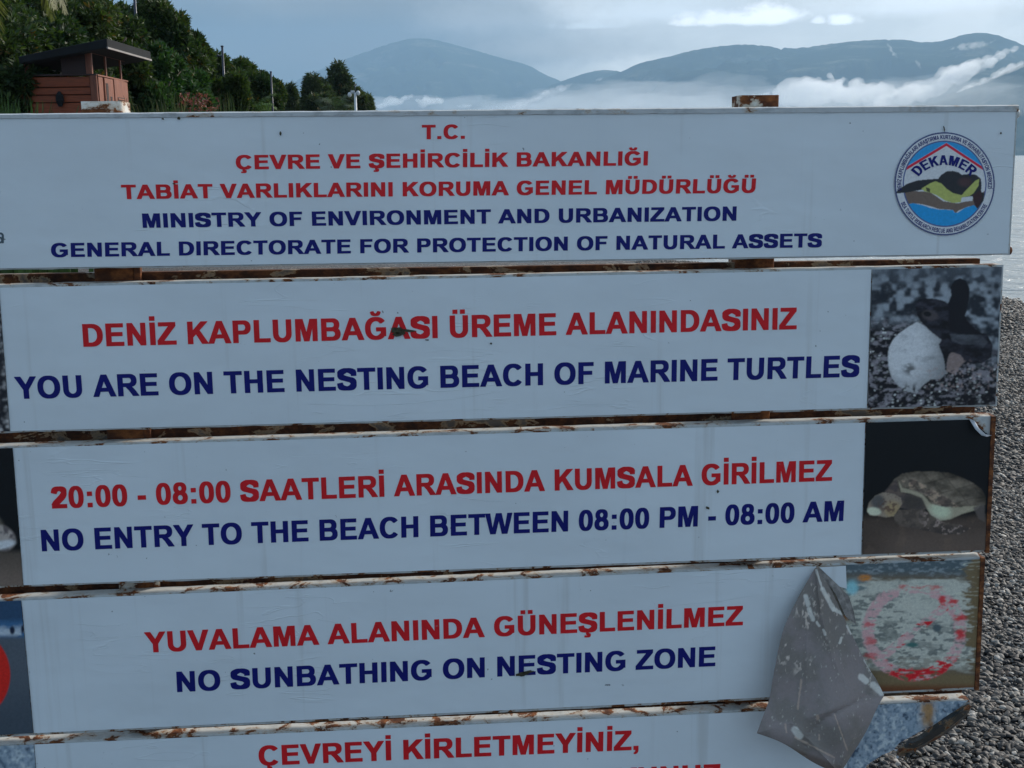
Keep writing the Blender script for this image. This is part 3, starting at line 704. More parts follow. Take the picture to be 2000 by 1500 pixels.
def turtle_paint(X, Y):
    zx = (X - 1660) * 1500 / 340; zy = (Y - 780) * 1500 / 340
    img = np.ones(X.shape + (3,)) * alb(4, 8, 13)
    g_ = sst(zy, 960, 1060)
    gc = alb(50, 50, 50)[None, None] * (0.55 + 0.55 * sst(zy, 1000, 1280) * sst(zx, 60, 500) + 0.2 * vnoise(X, Y, 14, 2, 4, 3))[..., None]
    img = img * (1 - g_[..., None]) + gc * g_[..., None]
    n = vnoise(X, Y, 16, 4, 4, 1.6); n2 = vnoise(X, Y, 7, 14, 3)
    shell = blur(poly_mask(zx, zy, [(330, 760), (380, 690), (450, 640), (560, 622), (700, 620), (850, 632), (960, 670), (1060, 720), (1140, 780), (1172, 850), (1170, 910), (1060, 935), (960, 990), (870, 1030), (770, 1048), (700, 1000), (640, 900), (600, 840), (500, 810), (430, 800), (410, 740)]), 1)
    sc = alb(64, 68, 66)[None, None] * (0.45 + 0.95 * sst(n, 0.25, 0.8))[..., None] * (1.1 - 0.45 * sst(zx, 800, 1150))[..., None]
    sc = sc * (1 - 0.45 * sst(zy, 720, 630) * sst(zx, 420, 700))[..., None] * (0.8 + 0.4 * n2)[..., None]
    scute = np.minimum(np.abs(((zx - 0.9 * zy) / 165 + 0.3 * n) % 1 - 0.5), np.abs(((zy + 0.25 * zx) / 120 + 0.25 * n) % 1 - 0.5)); sc = sc * (0.72 + 0.28 * sst(scute, 0.02, 0.09))[..., None]
    img = img * (1 - shell[..., None]) + sc * shell[..., None]
    rim = blur(poly_mask(zx, zy, [(415, 690), (450, 760), (520, 780), (620, 815), (700, 900), (800, 925), (900, 930), (1120, 915), (1100, 950), (960, 990), (860, 1035), (770, 1048), (700, 1005), (650, 920), (610, 850), (520, 810), (440, 800)]), 1)
    img = over(img, rim * 0.8, alb(100, 110, 104)); img = over(img, rim * ell(zx, zy, 780, 960, 90, 60, 20, 0.5), alb(112, 135, 128))
    band = blur(poly_mask(zx, zy, [(430, 700), (560, 690), (700, 770), (860, 860), (940, 930), (800, 925), (700, 880), (640, 810), (520, 770)]), 2)
    img = over(img, band * sst(n2, 0.45, 0.62) * 0.75, alb(105, 105, 100)); img = over(img, band * sst(n, 0.55, 0.68) * 0.7, alb(30, 28, 34))
    neck = blur(poly_mask(zx, zy, [(300, 790), (400, 690), (430, 800), (520, 820), (620, 850), (660, 940), (600, 960), (450, 940), (370, 900)]), 2)
    img = over(img, neck, alb(44, 46, 50)); img = over(img, neck * sst(n2, 0.45, 0.7) * 0.6, alb(64, 64, 64)); img = over(img, ell(zx, zy, 540, 890, 90, 60, 10, 0.4) * 0.8, alb(34, 38, 40))
    head = blur(poly_mask(zx, zy, [(150, 940), (165, 890), (220, 830), (290, 800), (380, 815), (440, 850), (450, 900), (410, 960), (380, 1005), (310, 1018), (250, 1005), (175, 1000), (150, 970)]), 1)
    img = over(img, head, alb(84, 88, 86)); img = over(img, head * ell(zx, zy, 370, 950, 70, 70, 0, 0.5), alb(92, 92, 76))
    img = over(img, head * ell(zx, zy, 240, 880, 60, 60, -30, 0.4), alb(48, 56, 62)); img = over(img, ell(zx, zy, 205, 965, 62, 34, 8, 0.25) * head, alb(118, 138, 132))
    img = over(img, head * ell(zx, zy, 340, 900, 90, 80, 0, 0.3) * sst(vnoise(X, Y, 5, 22, 2), 0.52, 0.6) * 0.8, alb(50, 44, 44))
    fl = blur(poly_mask(zx, zy, [(380, 1000), (420, 950), (560, 945), (640, 950), (700, 1000), (800, 1060), (940, 1080), (1040, 1110), (960, 1160), (820, 1165), (700, 1140), (560, 1110), (430, 1090), (385, 1050)]), 1)
    img = over(img, fl, alb(44, 46, 47)); img = over(img, fl * sst(n2, 0.4, 0.65) * 0.6, alb(62, 64, 64)); img = over(img, fl * sst(zy, 1060, 1130) * 0.5, alb(26, 28, 32)); img = over(img, fl * sst(vnoise(X, Y, 6, 33, 3), 0.56, 0.66) * sst(zx, 560, 700) * 0.8, alb(92, 94, 98))
    img = over(img, blur(poly_mask(zx, zy, [(1060, 930), (1160, 900), (1165, 1060), (1110, 1030)]), 2) * 0.85, alb(52, 56, 60))
    img = over(img, sst(vnoise(X, Y, 22, 41, 4), 0.62, 0.75) * g_ * 0.2, alb(70, 68, 64))
    return img
fold = [(1888, 812), (1950, 812), (1950, 860), (1936, 850)]
make_print('photo_print', boards[2], q4(2, (1691.5, 1684), (1937, 1926)), 220, 230, turtle_paint, label='printed photo of a loggerhead turtle resting on dark sand',
           keep=lambda X, Y: Y > 818 + (X - 1893) * 0.80)
# the turned-back upper right corner of that photo
bm = bmesh.new()
pts = [(1892, 817, 0.006), (1904, 822, 0.012), (1912, 836, 0.017), (1925, 848, 0.016), (1937, 850, 0.006), (1928, 853, 0.022), (1917, 850, 0.026), (1905, 838, 0.022)]
vv = [bm.verts.new(W(*uv(x, y, d), d)) for x, y, d in pts]
for f in ((0, 1, 7), (1, 2, 6, 7), (2, 3, 5, 6), (3, 4, 5)): bm.faces.new([vv[j] for j in f])
me = bm_done(bm, 'curled_corner'); smooth(me); M_paper = m_plain('vinyl_back', (0.52, 0.54, 0.57), 0.5, 0.2, 60)
sm_ = link('curled_corner', me, M_paper, boards[2]); sm_.modifiers.new('t', 'SOLIDIFY').thickness = 0.0006

def scraped_paint(X, Y):
    zx = (X - 1450) * 1875 / 550; zy = (Y - 1060) * 1500 / 440
    nb = vnoise(X, Y, 30, 2, 4, 3.0); nh = vnoise(X, Y, 9, 5, 4, 3.5); nf = vnoise(X, Y, 4, 8, 3, 2.5)
    img = np.ones(X.shape + (3,)) * alb(60, 62, 56)
    top = sst(zy, 260, 170) * sst(zx, 600, 700)
    img = over(img, top, alb(44, 62, 74)); img = over(img, top * sst(nf, 0.5, 0.65) * 0.8, alb(78, 98, 112))
    img = over(img, sst(zx, 1480, 1560) * sst(zy, 300, 200), alb(24, 34, 42))
    br = sst(zx + (nh - 0.5) * 260, 1500, 1540) + sst(zy + (nh - 0.5) * 60, 850, 900)
    img = over(img, br * 0.9, alb(66, 66, 52))
    pale = alb(122, 138, 142)
    reg = sst(zx + (nf - .5) * 150 + (nh - 0.5) * 180, 1530, 1480) * sst(zy + (nh - 0.5) * 90, 235, 275) * sst(zy + (nh - 0.5) * 70, 860, 810)
    img = over(img, reg * 0.96, pale)
    img = over(img, reg * sst(nh, 0.57, 0.64) * sst(nb, 0.40, 0.6) * 0.95, alb(66, 82, 88))
    img = over(img, reg * 0.28, alb(92, 104, 106)); fk = vnoise(X, Y, 5, 51, 3, 2.2); img = over(img, reg * sst(fk, 0.55, 0.62) * sst(nb, 0.30, 0.5) * 0.85, alb(58, 72, 78)); img = over(img, reg * sst(fk, 0.38, 0.32) * 0.5, alb(96, 112, 118))
    img = over(img, reg * sst(zy, 720, 790) * sst(nf, 0.42, 0.55) * 0.7, alb(78, 88, 88))
    img = over(img, sst(zx, 860, 800) * sst(zy, 330, 300) * sst(zy, 215, 250) * sst(nh, 0.35, 0.5), alb(62, 82, 92))
    img = over(img, ell(zx, zy, 730, 300, 40, 45, 0, 0.4) * 0.9, alb(78, 132, 165))
    img = over(img, sst(zx, 700, 650) * 0.6, alb(92, 100, 104))
    r = np.hypot((zx - 1145) / 1.0, (zy - 590) / 0.955); ring = sst(np.abs(r - 308 + (nf - 0.5) * 40), 46, 34)
    up = sst(zy, 800, 640)
    pink = alb(136, 108, 120); red = alb(130, 20, 30)
    img = over(img, ring * sst(nf + 0.10 * sst(zx, 1100, 900), 0.36, 0.55) * 0.95 * sst(zy, 300, 330), pink)
    for ex, ey, ew, eh in ((1335, 388, 24, 26), (1410, 395, 32, 16), (1455, 500, 44, 20), (1455, 606, 36, 42), (1070, 292, 38, 13), (1290, 296, 46, 13), (845, 546, 46, 9), (858, 655, 34, 24), (860, 760, 40, 16), (1180, 294, 60, 5)):
        img = over(img, ell(zx + (nh - .5) * 60, zy + (nf - .5) * 50, ex, ey, ew, eh, 0, 0.5) * (0.9 if ex > 1300 else 0.6), red)
    img = over(img, ring * (1 - up) * sst(zy + (nb - 0.5) * 60, 735, 780) * sst(zx + (nh - 0.5) * 120, 930, 1000) * sst(nf + 0.12 * sst(zx, 1000, 1200), 0.40, 0.52) * sst(nh, 0.30, 0.38), red)
    dl = np.abs((zx - 1145) * 0.62 + (zy - 590) * 0.78); bar = sst(dl, 34, 24) * sst(r, 285, 265)
    img = over(img, bar * sst(nf, 0.40, 0.5) * 0.85, pink); img = over(img, bar * sst(nh, 0.62, 0.66), red)
    img = over(img, ell(zx, zy, 1295, 568, 28, 26, 0, 0.3), alb(45, 62, 72)); img = over(img, ell(zx, zy, 1130, 680, 40, 16, 0, 0.4), alb(35, 70, 75))
    scr = sst(np.abs(vnoise(X, Y, 16, 17, 2, 9.0) - 0.5), 0.012, 0.004) * sst(zx, 1350, 1450)
    img = over(img, scr * 0.7, alb(130, 140, 138))
    img = over(img, (ell(zx, zy, 815, 235, 40, 22, 0, 0.6) + ell(zx, zy, 695, 478, 22, 34, 0, 0.6)) * sst(nf, 0.35, 0.5), alb(110, 82, 42))
    img = over(img, sst(zy, 925, 975) * 0.85 + sst(zx, 1570, 1600) * 0.8, alb(58, 36, 22))
    return img
make_print('photo_print', boards[3], q4(3, (1594, 1594), (1915, 1903)), 270, 220, scraped_paint, 0.0030, label='scraped and faded prohibition picture with worn red circle')

def speck_paint(X, Y):
    n = vnoise(X, Y, 5, 3, 3, 1.0); n2 = vnoise(X, Y, 9, 9, 3, 1.0); n3 = vnoise(X, Y, 60, 4, 3)
    img = np.ones(X.shape + (3,)) * alb(82, 106, 128)
    img = over(img, sst(n, 0.50, 0.36) * 0.75, alb(52, 76, 98)); img = over(img, sst(n2, 0.58, 0.68) * 0.7, alb(112, 138, 156)); img = over(img, sst(n2, 0.34, 0.27) * 0.85, alb(24, 40, 60))
    img = over(img, sst(n3, 0.55, 0.75) * 0.35, alb(55, 80, 100))
    st = sst(np.abs(X - 1812 + (n2 - 0.5) * 16), 14, 3) * sst(Y, 1365, 1380) * sst(Y, 1440, 1400)
    img = over(img, st * 0.8, alb(88, 72, 34)); img = over(img, sst(np.abs(X - 1812), 26, 6) * sst(Y, 1445, 1390) * 0.4 * (n > 0.4), alb(98, 88, 62))
    return img
diag = [(1888, 1372), (1862, 1392), (1840, 1408), (1800, 1428), (1775, 1442), (1757, 1452), (1745, 1466), (1722, 1476), (1700, 1490), (1672, 1522), (1650, 1560), (1640, 1600)]
def diag_keep(X, Y):
    pts = [(1600, 1300), (1900, 1300), (1892, 1368)] + diag + [(1600, 1600)]
    return poly_mask(X + (vnoise(X, Y, 8, 2, 2) - 0.5) * 4, Y, pts) > 0.5
make_print('photo_print', boards[4], ((1660, 1379), (1892, 1368), (1650, 1600), (1880, 1592)), 200, 190, speck_paint, 0.0045, keep=diag_keep, label='speckled blue-grey photo print torn off along a diagonal')
# left column prints (only their right edges are in the frame)
make_print('photo_print', boards[1], q4(1, (-244, -226), (-2.5, 19)), 130, 110, lambda X, Y: pebble_img(X, Y, 9.0, 15, alb(14, 19, 27), alb(120, 132, 145), 0.35), label='dark gravel photo print at the left end')
def lturtle(X, Y):
    img = np.ones(X.shape + (3,)) * alb(4, 8, 13); n = vnoise(X, Y, 10, 4, 4)
    img = over(img, sst(Y, 1070, 1085), alb(46, 48, 48)); img = over(img, sst(Y, 1070, 1150) * 0.6, alb(76, 76, 76))
    img = over(img, ell(X, Y, -90, 1035, 95, 52, 0, 0.1), alb(64, 70, 68))
    hd = ell(X, Y, 0, 1050, 31, 24, 25, 0.12); img = over(img, hd, alb(96, 104, 110)); img = over(img, hd * sst(n, 0.48, 0.6), alb(50, 54, 62))
    img = over(img, ell(X, Y, 6, 1064, 24, 8, -12, 0.25), alb(142, 156, 156)); return img
make_print('photo_print', boards[2], q4(2, (-232, -212), (24.5, 45)), 150, 120, lturtle, label='dark turtle photo print at the left end')
def lsea(X, Y):
    n = vnoise(X, Y, 10, 4, 4, 2.5)
    img = np.ones(X.shape + (3,)) * alb(22, 46, 74); img = over(img, sst(Y, 1205, 1222), alb(30, 66, 104)); img = over(img, sst(Y, 1215, 1235) * sst(n, 0.5, 0.6) * sst(Y, 1248, 1236), alb(100, 124, 145))
    img = over(img, sst(Y, 1238, 1250), alb(44, 58, 72)); img = over(img, sst(Y, 1300, 1420) * 0.7, alb(30, 44, 58)); img = over(img, ell(X, Y, 24, 1231, 5, 8, 0, 0.3) + ell(X, Y, 44, 1229, 3, 8, 0, 0.3), alb(10, 20, 40))
    img = over(img, ell(X, Y, -68, 1318, 88, 92, 0, 0.015), alb(124, 22, 20)); img = over(img, ell(X, Y, -68, 1318, 60, 64, 0, 0.02), alb(60, 72, 84))
    dl = np.abs((X + 68) * 0.7 + (Y - 1318) * 0.7); img = over(img, sst(dl, 13, 11) * ell(X, Y, -68, 1318, 66, 70, 0, 0.02), alb(124, 22, 20))
    return img
make_print('photo_print', boards[3], q4(3, (-216, -196), (41, 65)), 200, 160, lsea, label='blue sea photo with a red prohibition ring at the left end')
make_print('photo_print', boards[4], q4(4, (-200, -180), (66, 87)), 150, 130, speck_paint, label='speckled blue-grey photo print at the left end')

# rusty right end bars beside the photos
for bi, w in ((2, 9), (3, 9)):
    B = BOARDS[bi]; bm = bmesh.new(); n = 14; prev = None
    for k in range(n + 1):
        t_ = k / n; xr = B['r'][0] + (B['r'][1] - B['r'][0]) * t_; yt = line(*B['top'], xr); yb = line(*B['bot'], xr); y = yt + (yb - yt) * t_
        u1, v1 = uv(xr, y); j = mnoise.noise(Vector((k * 0.9, bi, 0))) * 0.001
        ring = [bm.verts.new(W(u1 - 0.0065 + j, v1, 0.0)), bm.verts.new(W(u1 - 0.0065 + j, v1, 0.0062)), bm.verts.new(W(u1 + 0.0015, v1, 0.0062)), bm.verts.new(W(u1 + 0.0015, v1, -T * 0.9))]
        if prev:
            for q in range(4): bm.faces.new((prev[q], prev[(q + 1) % 4], ring[(q + 1) % 4], ring[q]))
        else: bm.faces.new(ring)
        prev = ring
    bm.faces.new(prev[::-1])
    link('end_strip', bm_done(bm, 'end_strip'), M_rustbar, boards[bi])
# small bolt heads / drips at the board ends
for bi, px, py, r in ((0, 1990, 222, 0.006), (0, 1975, 490, 0.006)):
    u1, v1 = uv(px, py); bm = bmesh.new(); bmesh.ops.create_uvsphere(bm, u_segments=12, v_segments=8, radius=r)
    for v in bm.verts: v.co = Vector((v.co.x, v.co.y, v.co.z * 1.4)) + W(u1, v1, -0.008)
    me = bm_done(bm, 'bolt'); smooth(me); link('bolt', me, M_rustbar if py > 300 else M_frame[0], boards[bi])

# ---------------------------------------------------------------- peeled vinyl hanging from board 4
def peeled():
    nv_, nu_ = 70, 46
    left = [(1592, 1109, .006), (1560, 1165, .020), (1530, 1230, .036), (1514, 1300, .048), (1503, 1362, .056), (1493, 1392, .062), (1478, 1432, .074)]
    right = [(1597, 1109, .006), (1620, 1146, .015), (1645, 1200, .018), (1668, 1247, .022), (1694, 1300, .030), (1712, 1328, .038), (1727, 1358, .050)]
    bl = [(1478, 1432, .074), (1530, 1452, .088), (1590, 1490, .098), (1640, 1512, .098)]
    br_ = [(1727, 1358, .050), (1712, 1385, .066), (1690, 1432, .080), (1640, 1512, .098)]
    def samp(P, t):
        x = t * (len(P) - 1); i = min(int(x), len(P) - 2); f = x - i
        a, b, c, d = P[max(i - 1, 0)], P[i], P[i + 1], P[min(i + 2, len(P) - 1)]
        return np.array([0.5 * (2 * b[k] + (c[k] - a[k]) * f + (2 * a[k] - 5 * b[k] + 4 * c[k] - d[k]) * f * f + (3 * b[k] - a[k] - 3 * c[k] + d[k]) * f ** 3) for k in range(3)])
    A = []  # rows: from the apex down; the outline runs left+bl and right+br_
    Lp = left + bl[1:]; Rp = right + br_[1:]
    PX = np.zeros((nv_, nu_, 3))
    for j in range(nv_):
        t = j / (nv_ - 1)
        if t < 0.68: l = samp(left, t / 0.68); r = samp(right, t / 0.68)
        else: l = samp(bl, (t - 0.68) / 0.32); r = samp(br_, (t - 0.68) / 0.32)
        for i in range(nu_):
            s_ = i / (nu_ - 1); p = l * (1 - s_) + r * s_
            w = math.hypot(*(r - l)[:2]) / 240
            p[2] += 0.030 * w * math.sin(math.pi * s_) ** 1.0 + 0.006 * w * math.sin(3.3 * math.pi * s_ + 1.2) + 0.006 * (mnoise.noise(Vector((p[0] * 0.012, p[1] * 0.010, 1))))
            # folded crease near the right edge in the upper part
            cr = math.exp(-abs(s_ - (0.60 + 0.27 * t)) / 0.05) * max(0, 1 - t / 0.75)
            p[2] += 0.014 * cr + 0.006 * math.exp(-abs(s_ - (0.30 + 0.1 * math.sin(t * 5))) / 0.06) * min(1, t * 2) - 0.008 * math.exp(-abs(t + 0.25 * s_ - 0.86) / 0.03)
            PX[j, i] = p
    X, Y, Dd = PX[..., 0], PX[..., 1], PX[..., 2]
    P3 = np.zeros((nv_, nu_, 3))
    for j in range(nv_):
        for i in range(nu_): P3[j, i] = W(*uv(X[j, i], Y[j, i], Dd[j, i]), Dd[j, i])
    return X, Y, P3
X, Y, P3 = peeled()
def refine(A, k):
    # bilinear refinement for finer colour detail
    nv_, nu_ = A.shape[:2]; a = np.linspace(0, nv_ - 1, (nv_ - 1) * k + 1); b = np.linspace(0, nu_ - 1, (nu_ - 1) * k + 1)
    ai = np.minimum(a.astype(int), nv_ - 2); bi = np.minimum(b.astype(int), nu_ - 2); fa = (a - ai)[:, None]; fb = (b - bi)[None]
    if A.ndim == 3: fa = fa[..., None]; fb = fb[..., None]
    return (A[ai][:, bi] * (1 - fa) + A[ai + 1][:, bi] * fa) * (1 - fb) + (A[ai][:, bi + 1] * (1 - fa) + A[ai + 1][:, bi + 1] * fa) * fb
X, Y, P3 = refine(X, 4), refine(Y, 4), refine(P3, 4)
n1_, n2_, n3_ = vnoise(X, Y, 45, 1, 4), vnoise(X, Y, 12, 2, 4, 0.6), vnoise(X, Y, 7, 6, 3, 0.6)
img = np.ones(X.shape + (3,)) * alb(68, 78, 87) * 0.92
img = over(img, sst(n1_, 0.35, 0.65) * 0.45, alb(60, 64, 64)); img = over(img, sst(n1_, 0.62, 0.4) * 0.5, alb(74, 78, 86))
img = over(img, sst(n2_, 0.64, 0.72) * sst(n1_, 0.54, 0.7) * sst(Y, 1400, 1280) * 0.7, alb(118, 126, 132))
img = over(img, sst(n3_, 0.76, 0.80) * 0.35, alb(128, 134, 138))
def seg(x0, y0, x1, y1, w):
    dx, dy = x1 - x0, y1 - y0; t = np.clip(((X - x0) * dx + (Y - y0) * dy) / (dx * dx + dy * dy), 0, 1)
    return sst(np.hypot(X - x0 - t * dx, Y - y0 - t * dy) + (n3_ - 0.5) * 3, w, w * 0.5)
for a in ((1594, 1113, 1606, 1150, 2.5), (1606, 1150, 1628, 1190, 6), (1628, 1190, 1645, 1198, 5), (1574, 1165, 1578, 1180, 6), (1580, 1190, 1588, 1210, 6), (1655, 1222, 1662, 1238, 3),
          (1690, 1290, 1700, 1308, 4), (1682, 1322, 1692, 1330, 8), (1705, 1338, 1722, 1352, 9), (1552, 1425, 1562, 1438, 9), (1595, 1215, 1600, 1222, 3), (1608, 1230, 1612, 1240, 3), (1644, 1245, 1640, 1256, 3)):
    img = over(img, seg(*a) * 0.7, alb(122, 134, 144))
for a in ((1565, 1328, 1558, 1385, 2.5), (1630, 1395, 1655, 1465, 1.6), (1534, 1415, 1536, 1430, 2), (1600, 1435, 1600, 1445, 2.5), (1596, 1398, 1597, 1404, 4), (1553, 1440, 1630, 1480, 2.2)):
    img = over(img, seg(*a) * 0.4, alb(112, 114, 112))
eb = sst((Y - 1440) - (X - 1500) * 0.40, -4, 6)
img = over(img, eb * 0.55, alb(48, 46, 42))
me = np_mesh('peeled_vinyl', P3.reshape(-1, 3), grid_faces(X.shape[1], X.shape[0]), 4, img.reshape(-1, 3)); smooth(me)
M_peel = m_vcol('peeled_back', 0.55, 0.10, 0.25, 0.0012, 45)
pv = link('peeled_vinyl', me, M_peel, boards[3]); pv['label'] = 'dirty grey peeled vinyl sheet hanging off the board'
pv.modifiers.new('t', 'SOLIDIFY').thickness = 0.0012
# second narrow flap and its stuck white remains
bm = bmesh.new()
fl_pts = [(1597, 1112, .004), (1608, 1111, .004), (1640, 1146, .005), (1658, 1165, .006), (1668, 1195, .008), (1672, 1220, .010), (1652, 1205, .014), (1632, 1160, .012)]
vv = [bm.verts.new(W(*uv(x, y, d), d)) for x, y, d in fl_pts]
bm.faces.new(vv)
me = bm_done(bm, 'peeled_vinyl'); M_dirt = m_plain('dirty_vinyl', (0.26, 0.235, 0.215), 0.6, 0.4, 70)
link('peeled_vinyl', me, M_dirt, boards[3])
bm = bmesh.new()
vv = [bm.verts.new(W(*uv(x, y, d), d)) for x, y, d in ((1600, 1108, .0055), (1652, 1105, .0055), (1654, 1150, .0055), (1640, 1146, .0055), (1615, 1122, .0055))]
bm.faces.new(vv); link('white_vinyl', bm_done(bm, 'white_vinyl'), M_stick[3], boards[3])

# torn dark rim and tangle along the broken diagonal of board 5
M_tar = m_rust('corroded_edge', (0.035, 0.035, 0.033), 0.35, 8.0, 30, 0.5)
bm = bmesh.new(); prev = None
dd = [(1895, 1378), (1880, 1392), (1862, 1405), (1842, 1420), (1820, 1435), (1800, 1447), (1780, 1456), (1765, 1466), (1752, 1474)]
for k, (x, y) in enumerate(dd):
    w = [6, 12, 15, 16, 15, 14, 15, 14, 6][k]
    ring = [bm.verts.new(W(*uv(x + ox * w, y + oy * w, d), d)) for ox, oy, d in ((-.45, -.75, .004), (-.1, -.2, .020), (.35, .4, .012), (.45, .75, -.012), (0, 0, -.016))]
    if prev:
        for q in range(5): bm.faces.new((prev[q], prev[(q + 1) % 5], ring[(q + 1) % 5], ring[q]))
    else: bm.faces.new(ring)
    prev = ring
bm.faces.new(prev[::-1])
link('torn_edge', bm_done(bm, 'torn_edge'), M_tar, boards[4])
rd = random.Random(3)
for k in range(9):
    x0, y0 = rd.uniform(1752, 1788), rd.uniform(1450, 1472); a = rd.uniform(0, 6.28); L = rd.uniform(10, 22)
    bm = bmesh.new(); P = []
    for j in range(4): P.append((x0 + math.cos(a + j * 0.35) * L * j / 3, y0 + abs(math.sin(a + j * 0.3)) * L * j / 3, 0.006 + 0.006 * j * rd.random()))
    vs1 = [bm.verts.new(W(*uv(x, y, d), d)) for x, y, d in P]; vs2 = [bm.verts.new(W(*uv(x + 4, y + 3, d + 0.003), d + 0.003)) for x, y, d in P]
    for j in range(3): bm.faces.new((vs1[j], vs1[j + 1], vs2[j + 1], vs2[j]))
    o = link('torn_shred', bm_done(bm, 'torn_shred'), M_tar if k % 4 else M_paper, boards[4]); o.modifiers.new('t', 'SOLIDIFY').thickness = 0.001

# squashed insect / bird droppings on the boards
M_dark = m_plain('dried_mud', (0.055, 0.048, 0.025), 0.8, 0.5, 200)
for (x, y, w, h, a) in ((778, 647, 14, 7, 5), (797, 646, 16, 2.5, 4), (776, 653, 9, 4, 0), (1020, 1317, 13, 4, -8), (1030, 1313, 12, 3, -12), (1382, 992, 4, 2.5, 30), (1402, 960, 2.5, 3, 0), (349, 231, 3, 3, 0), (318, 232, 2.5, 1.5, 0), (548, 308 - 47, 2, 4, 0), (1955, 260, 2, 2, 0), (1844, 251, 1.2, 6, -12), (340, 359, 3, 1.5, 0), (834, 664, 4, 1.4, 0), (959, 671, 2, 2, 0)):
    bm = bmesh.new(); n = 14; ca, sa = math.cos(math.radians(a)), math.sin(math.radians(a)); vv = []
    for k in range(n):
        t = 2 * math.pi * k / n; q = 0.75 + 0.5 * rd.random(); ex, ey = math.cos(t) * w * q, math.sin(t) * h * q
        vv.append(bm.verts.new(W(*uv(x + ex * ca - ey * sa, y + ex * sa + ey * ca, 0.0058), 0.0058)))
    bm.faces.new(vv); bi = 0 if y < 500 else 1 if y < 840 else 2 if y < 1100 else 3
    link('dirt_spot', bm_done(bm, 'dirt_spot'), M_dark, boards[bi])

# ---------------------------------------------------------------- posts and rails
M_post2 = m_rust('post_paint_worn', (0.72, 0.69, 0.60), 0.47, 4.4, 9.0, 0.4, 1.60)
def hollow_post(x0, x1, ytop, depth, mat=M_post):
    u0_, v0_ = uv(x0, ytop, -0.036); u1_, _ = uv(x1, ytop, -0.036)
    bot = -O0.z - 0.35
    bm = bmesh.new(); nz = 60
    def ringc(v, inset):
        r_ = 0.006; out = []
        for cx, cy, a0 in ((u1_ - r_ - inset, 0.036 + r_ + inset, -90), (u1_ - r_ - inset, 0.036 + depth - r_ - inset, 0), (u0_ + r_ + inset, 0.036 + depth - r_ - inset, 90), (u0_ + r_ + inset, 0.036 + r_ + inset, 180)):
            for k in range(4):
                t = math.radians(a0 + 30 * k); out.append(bm.verts.new(W(cx + r_ * math.cos(t), v, -(cy + r_ * math.sin(t)))))
        return out
    prev = None
    for k in range(nz + 1):
        v = v0_ + (bot - v0_) * k / nz; r_ = ringc(v + (mnoise.noise(Vector((k, x0, 0))) * 0.0 if k else 0), 0)
        if k == 0: top = r_
        if prev:
            n = len(r_)
            for q in range(n): bm.faces.new((prev[q], prev[(q + 1) % n], r_[(q + 1) % n], r_[q]))
        prev = r_
    inn = ringc(v0_, 0.004); inl = ringc(v0_ - 0.12, 0.004); n = len(inn)
    for q in range(n):
        bm.faces.new((top[q], top[(q + 1) % n], inn[(q + 1) % n], inn[q])); bm.faces.new((inn[q], inn[(q + 1) % n], inl[(q + 1) % n], inl[q]))
    bm.faces.new(inl)
    return link('post', bm_done(bm, 'post'), mat, sign)
hollow_post(156, 238, 198, 0.066)
hollow_post(1445, 1523, 186, 0.062, M_post2)
# flat horizontal rails seen through the gaps between the boards
RAILY = [((0, 536), (1915, 505), 0.040), ((0, 842), (1905, 790), 0.050), ((0, 1138), (1885, 1066), 0.050), ((0, 1425), (1880, 1335), 0.050)]
for a, b, hgt in RAILY:
    for xs, xe in ((-240, b[0]),):
        pa = uv(xs, line(a, b, xs), -0.045); pb = uv(xe, line(a, b, xe), -0.045)
        bm = bmesh.new()
        vv = []
        for (u_, v_) in (pa, pb):
            for dy, dz in ((0, 0), (-0.02, 0), (-0.02, -hgt), (0, -hgt)): vv.append(bm.verts.new(W(u_, v_ + dz, -0.045 + dy)))
        for q in range(4): bm.faces.new((vv[q], vv[(q + 1) % 4], vv[4 + (q + 1) % 4], vv[4 + q]))
        bm.faces.new(vv[:4][::-1]); bm.faces.new(vv[4:])
        link('rail', bm_done(bm, 'rail', 0.001), M_rail, sign)
# pale weld plates beside the posts in the gaps
for x, y in ((268, 538), (288, 858), (305, 1143)):
    u_, v_ = uv(x, y, -0.034)
    bm = bmesh.new(); bm_box(bm, u_ - 0.006, u_ + 0.006, 0.034, 0.050, v_ - 0.02, v_ + 0.02, M=MS)
    link('weld_plate', bm_done(bm, 'weld_plate', 0.001), M_post2, sign)

# ---------------------------------------------------------------- ground, gravel, sea
def shore(y):
    P = [(-3000, 60), (-60, 12), (0, 6.4), (9, 6.1), (13.8, 6.25), (16, 5.5), (18.5, 3.8), (22, 2.4), (45, 0.5), (100, -4), (400, -60), (2500, -800), (5000, -2600), (16000, -7000)]
    for (a, b), (c, d) in zip(P, P[1:]):
        if y <= c: return b + (d - b) * (y - a) / (c - a)
    return P[-1][1]
def gheight(x, y):
    d = x - shore(y)
    z = -0.02 - 0.09 * (d + 1.2) if d > -1.2 else -0.02 * max(0, min(1, (d + 4) / 2.8))
    z = max(z, -3.0)
    if abs(x) < 60 and abs(y) < 80: z += 0.03 * mnoise.noise(Vector((x * 0.6, y * 0.6, 0))) + 0.012 * mnoise.noise(Vector((x * 2.1, y * 2.1, 4)))
    return z
xs = sorted(set([-10800, -6000, -2000, -800, -300, -120, -60, -30] + [round(-18 + 0.25 * k, 3) for k in range(120)] + [14, 20, 40, 100, 400, 1500, 6000, 10800]))
ys = sorted(set([-10800, -3000, -500, -60, -20, -8] + [round(-4 + 0.25 * k, 3) for k in range(140)] + [34, 40, 50, 65, 80, 100, 140, 200, 400, 900, 2500, 5000, 9000, 10800]))
GV = [(x, y, gheight(x, y)) for y in ys for x in xs]
ground_me = np_mesh('ground', GV, grid_faces(len(xs), len(ys))[:, ::-1], 4); smooth(ground_me)
m, q, b = new_mat('shingle')
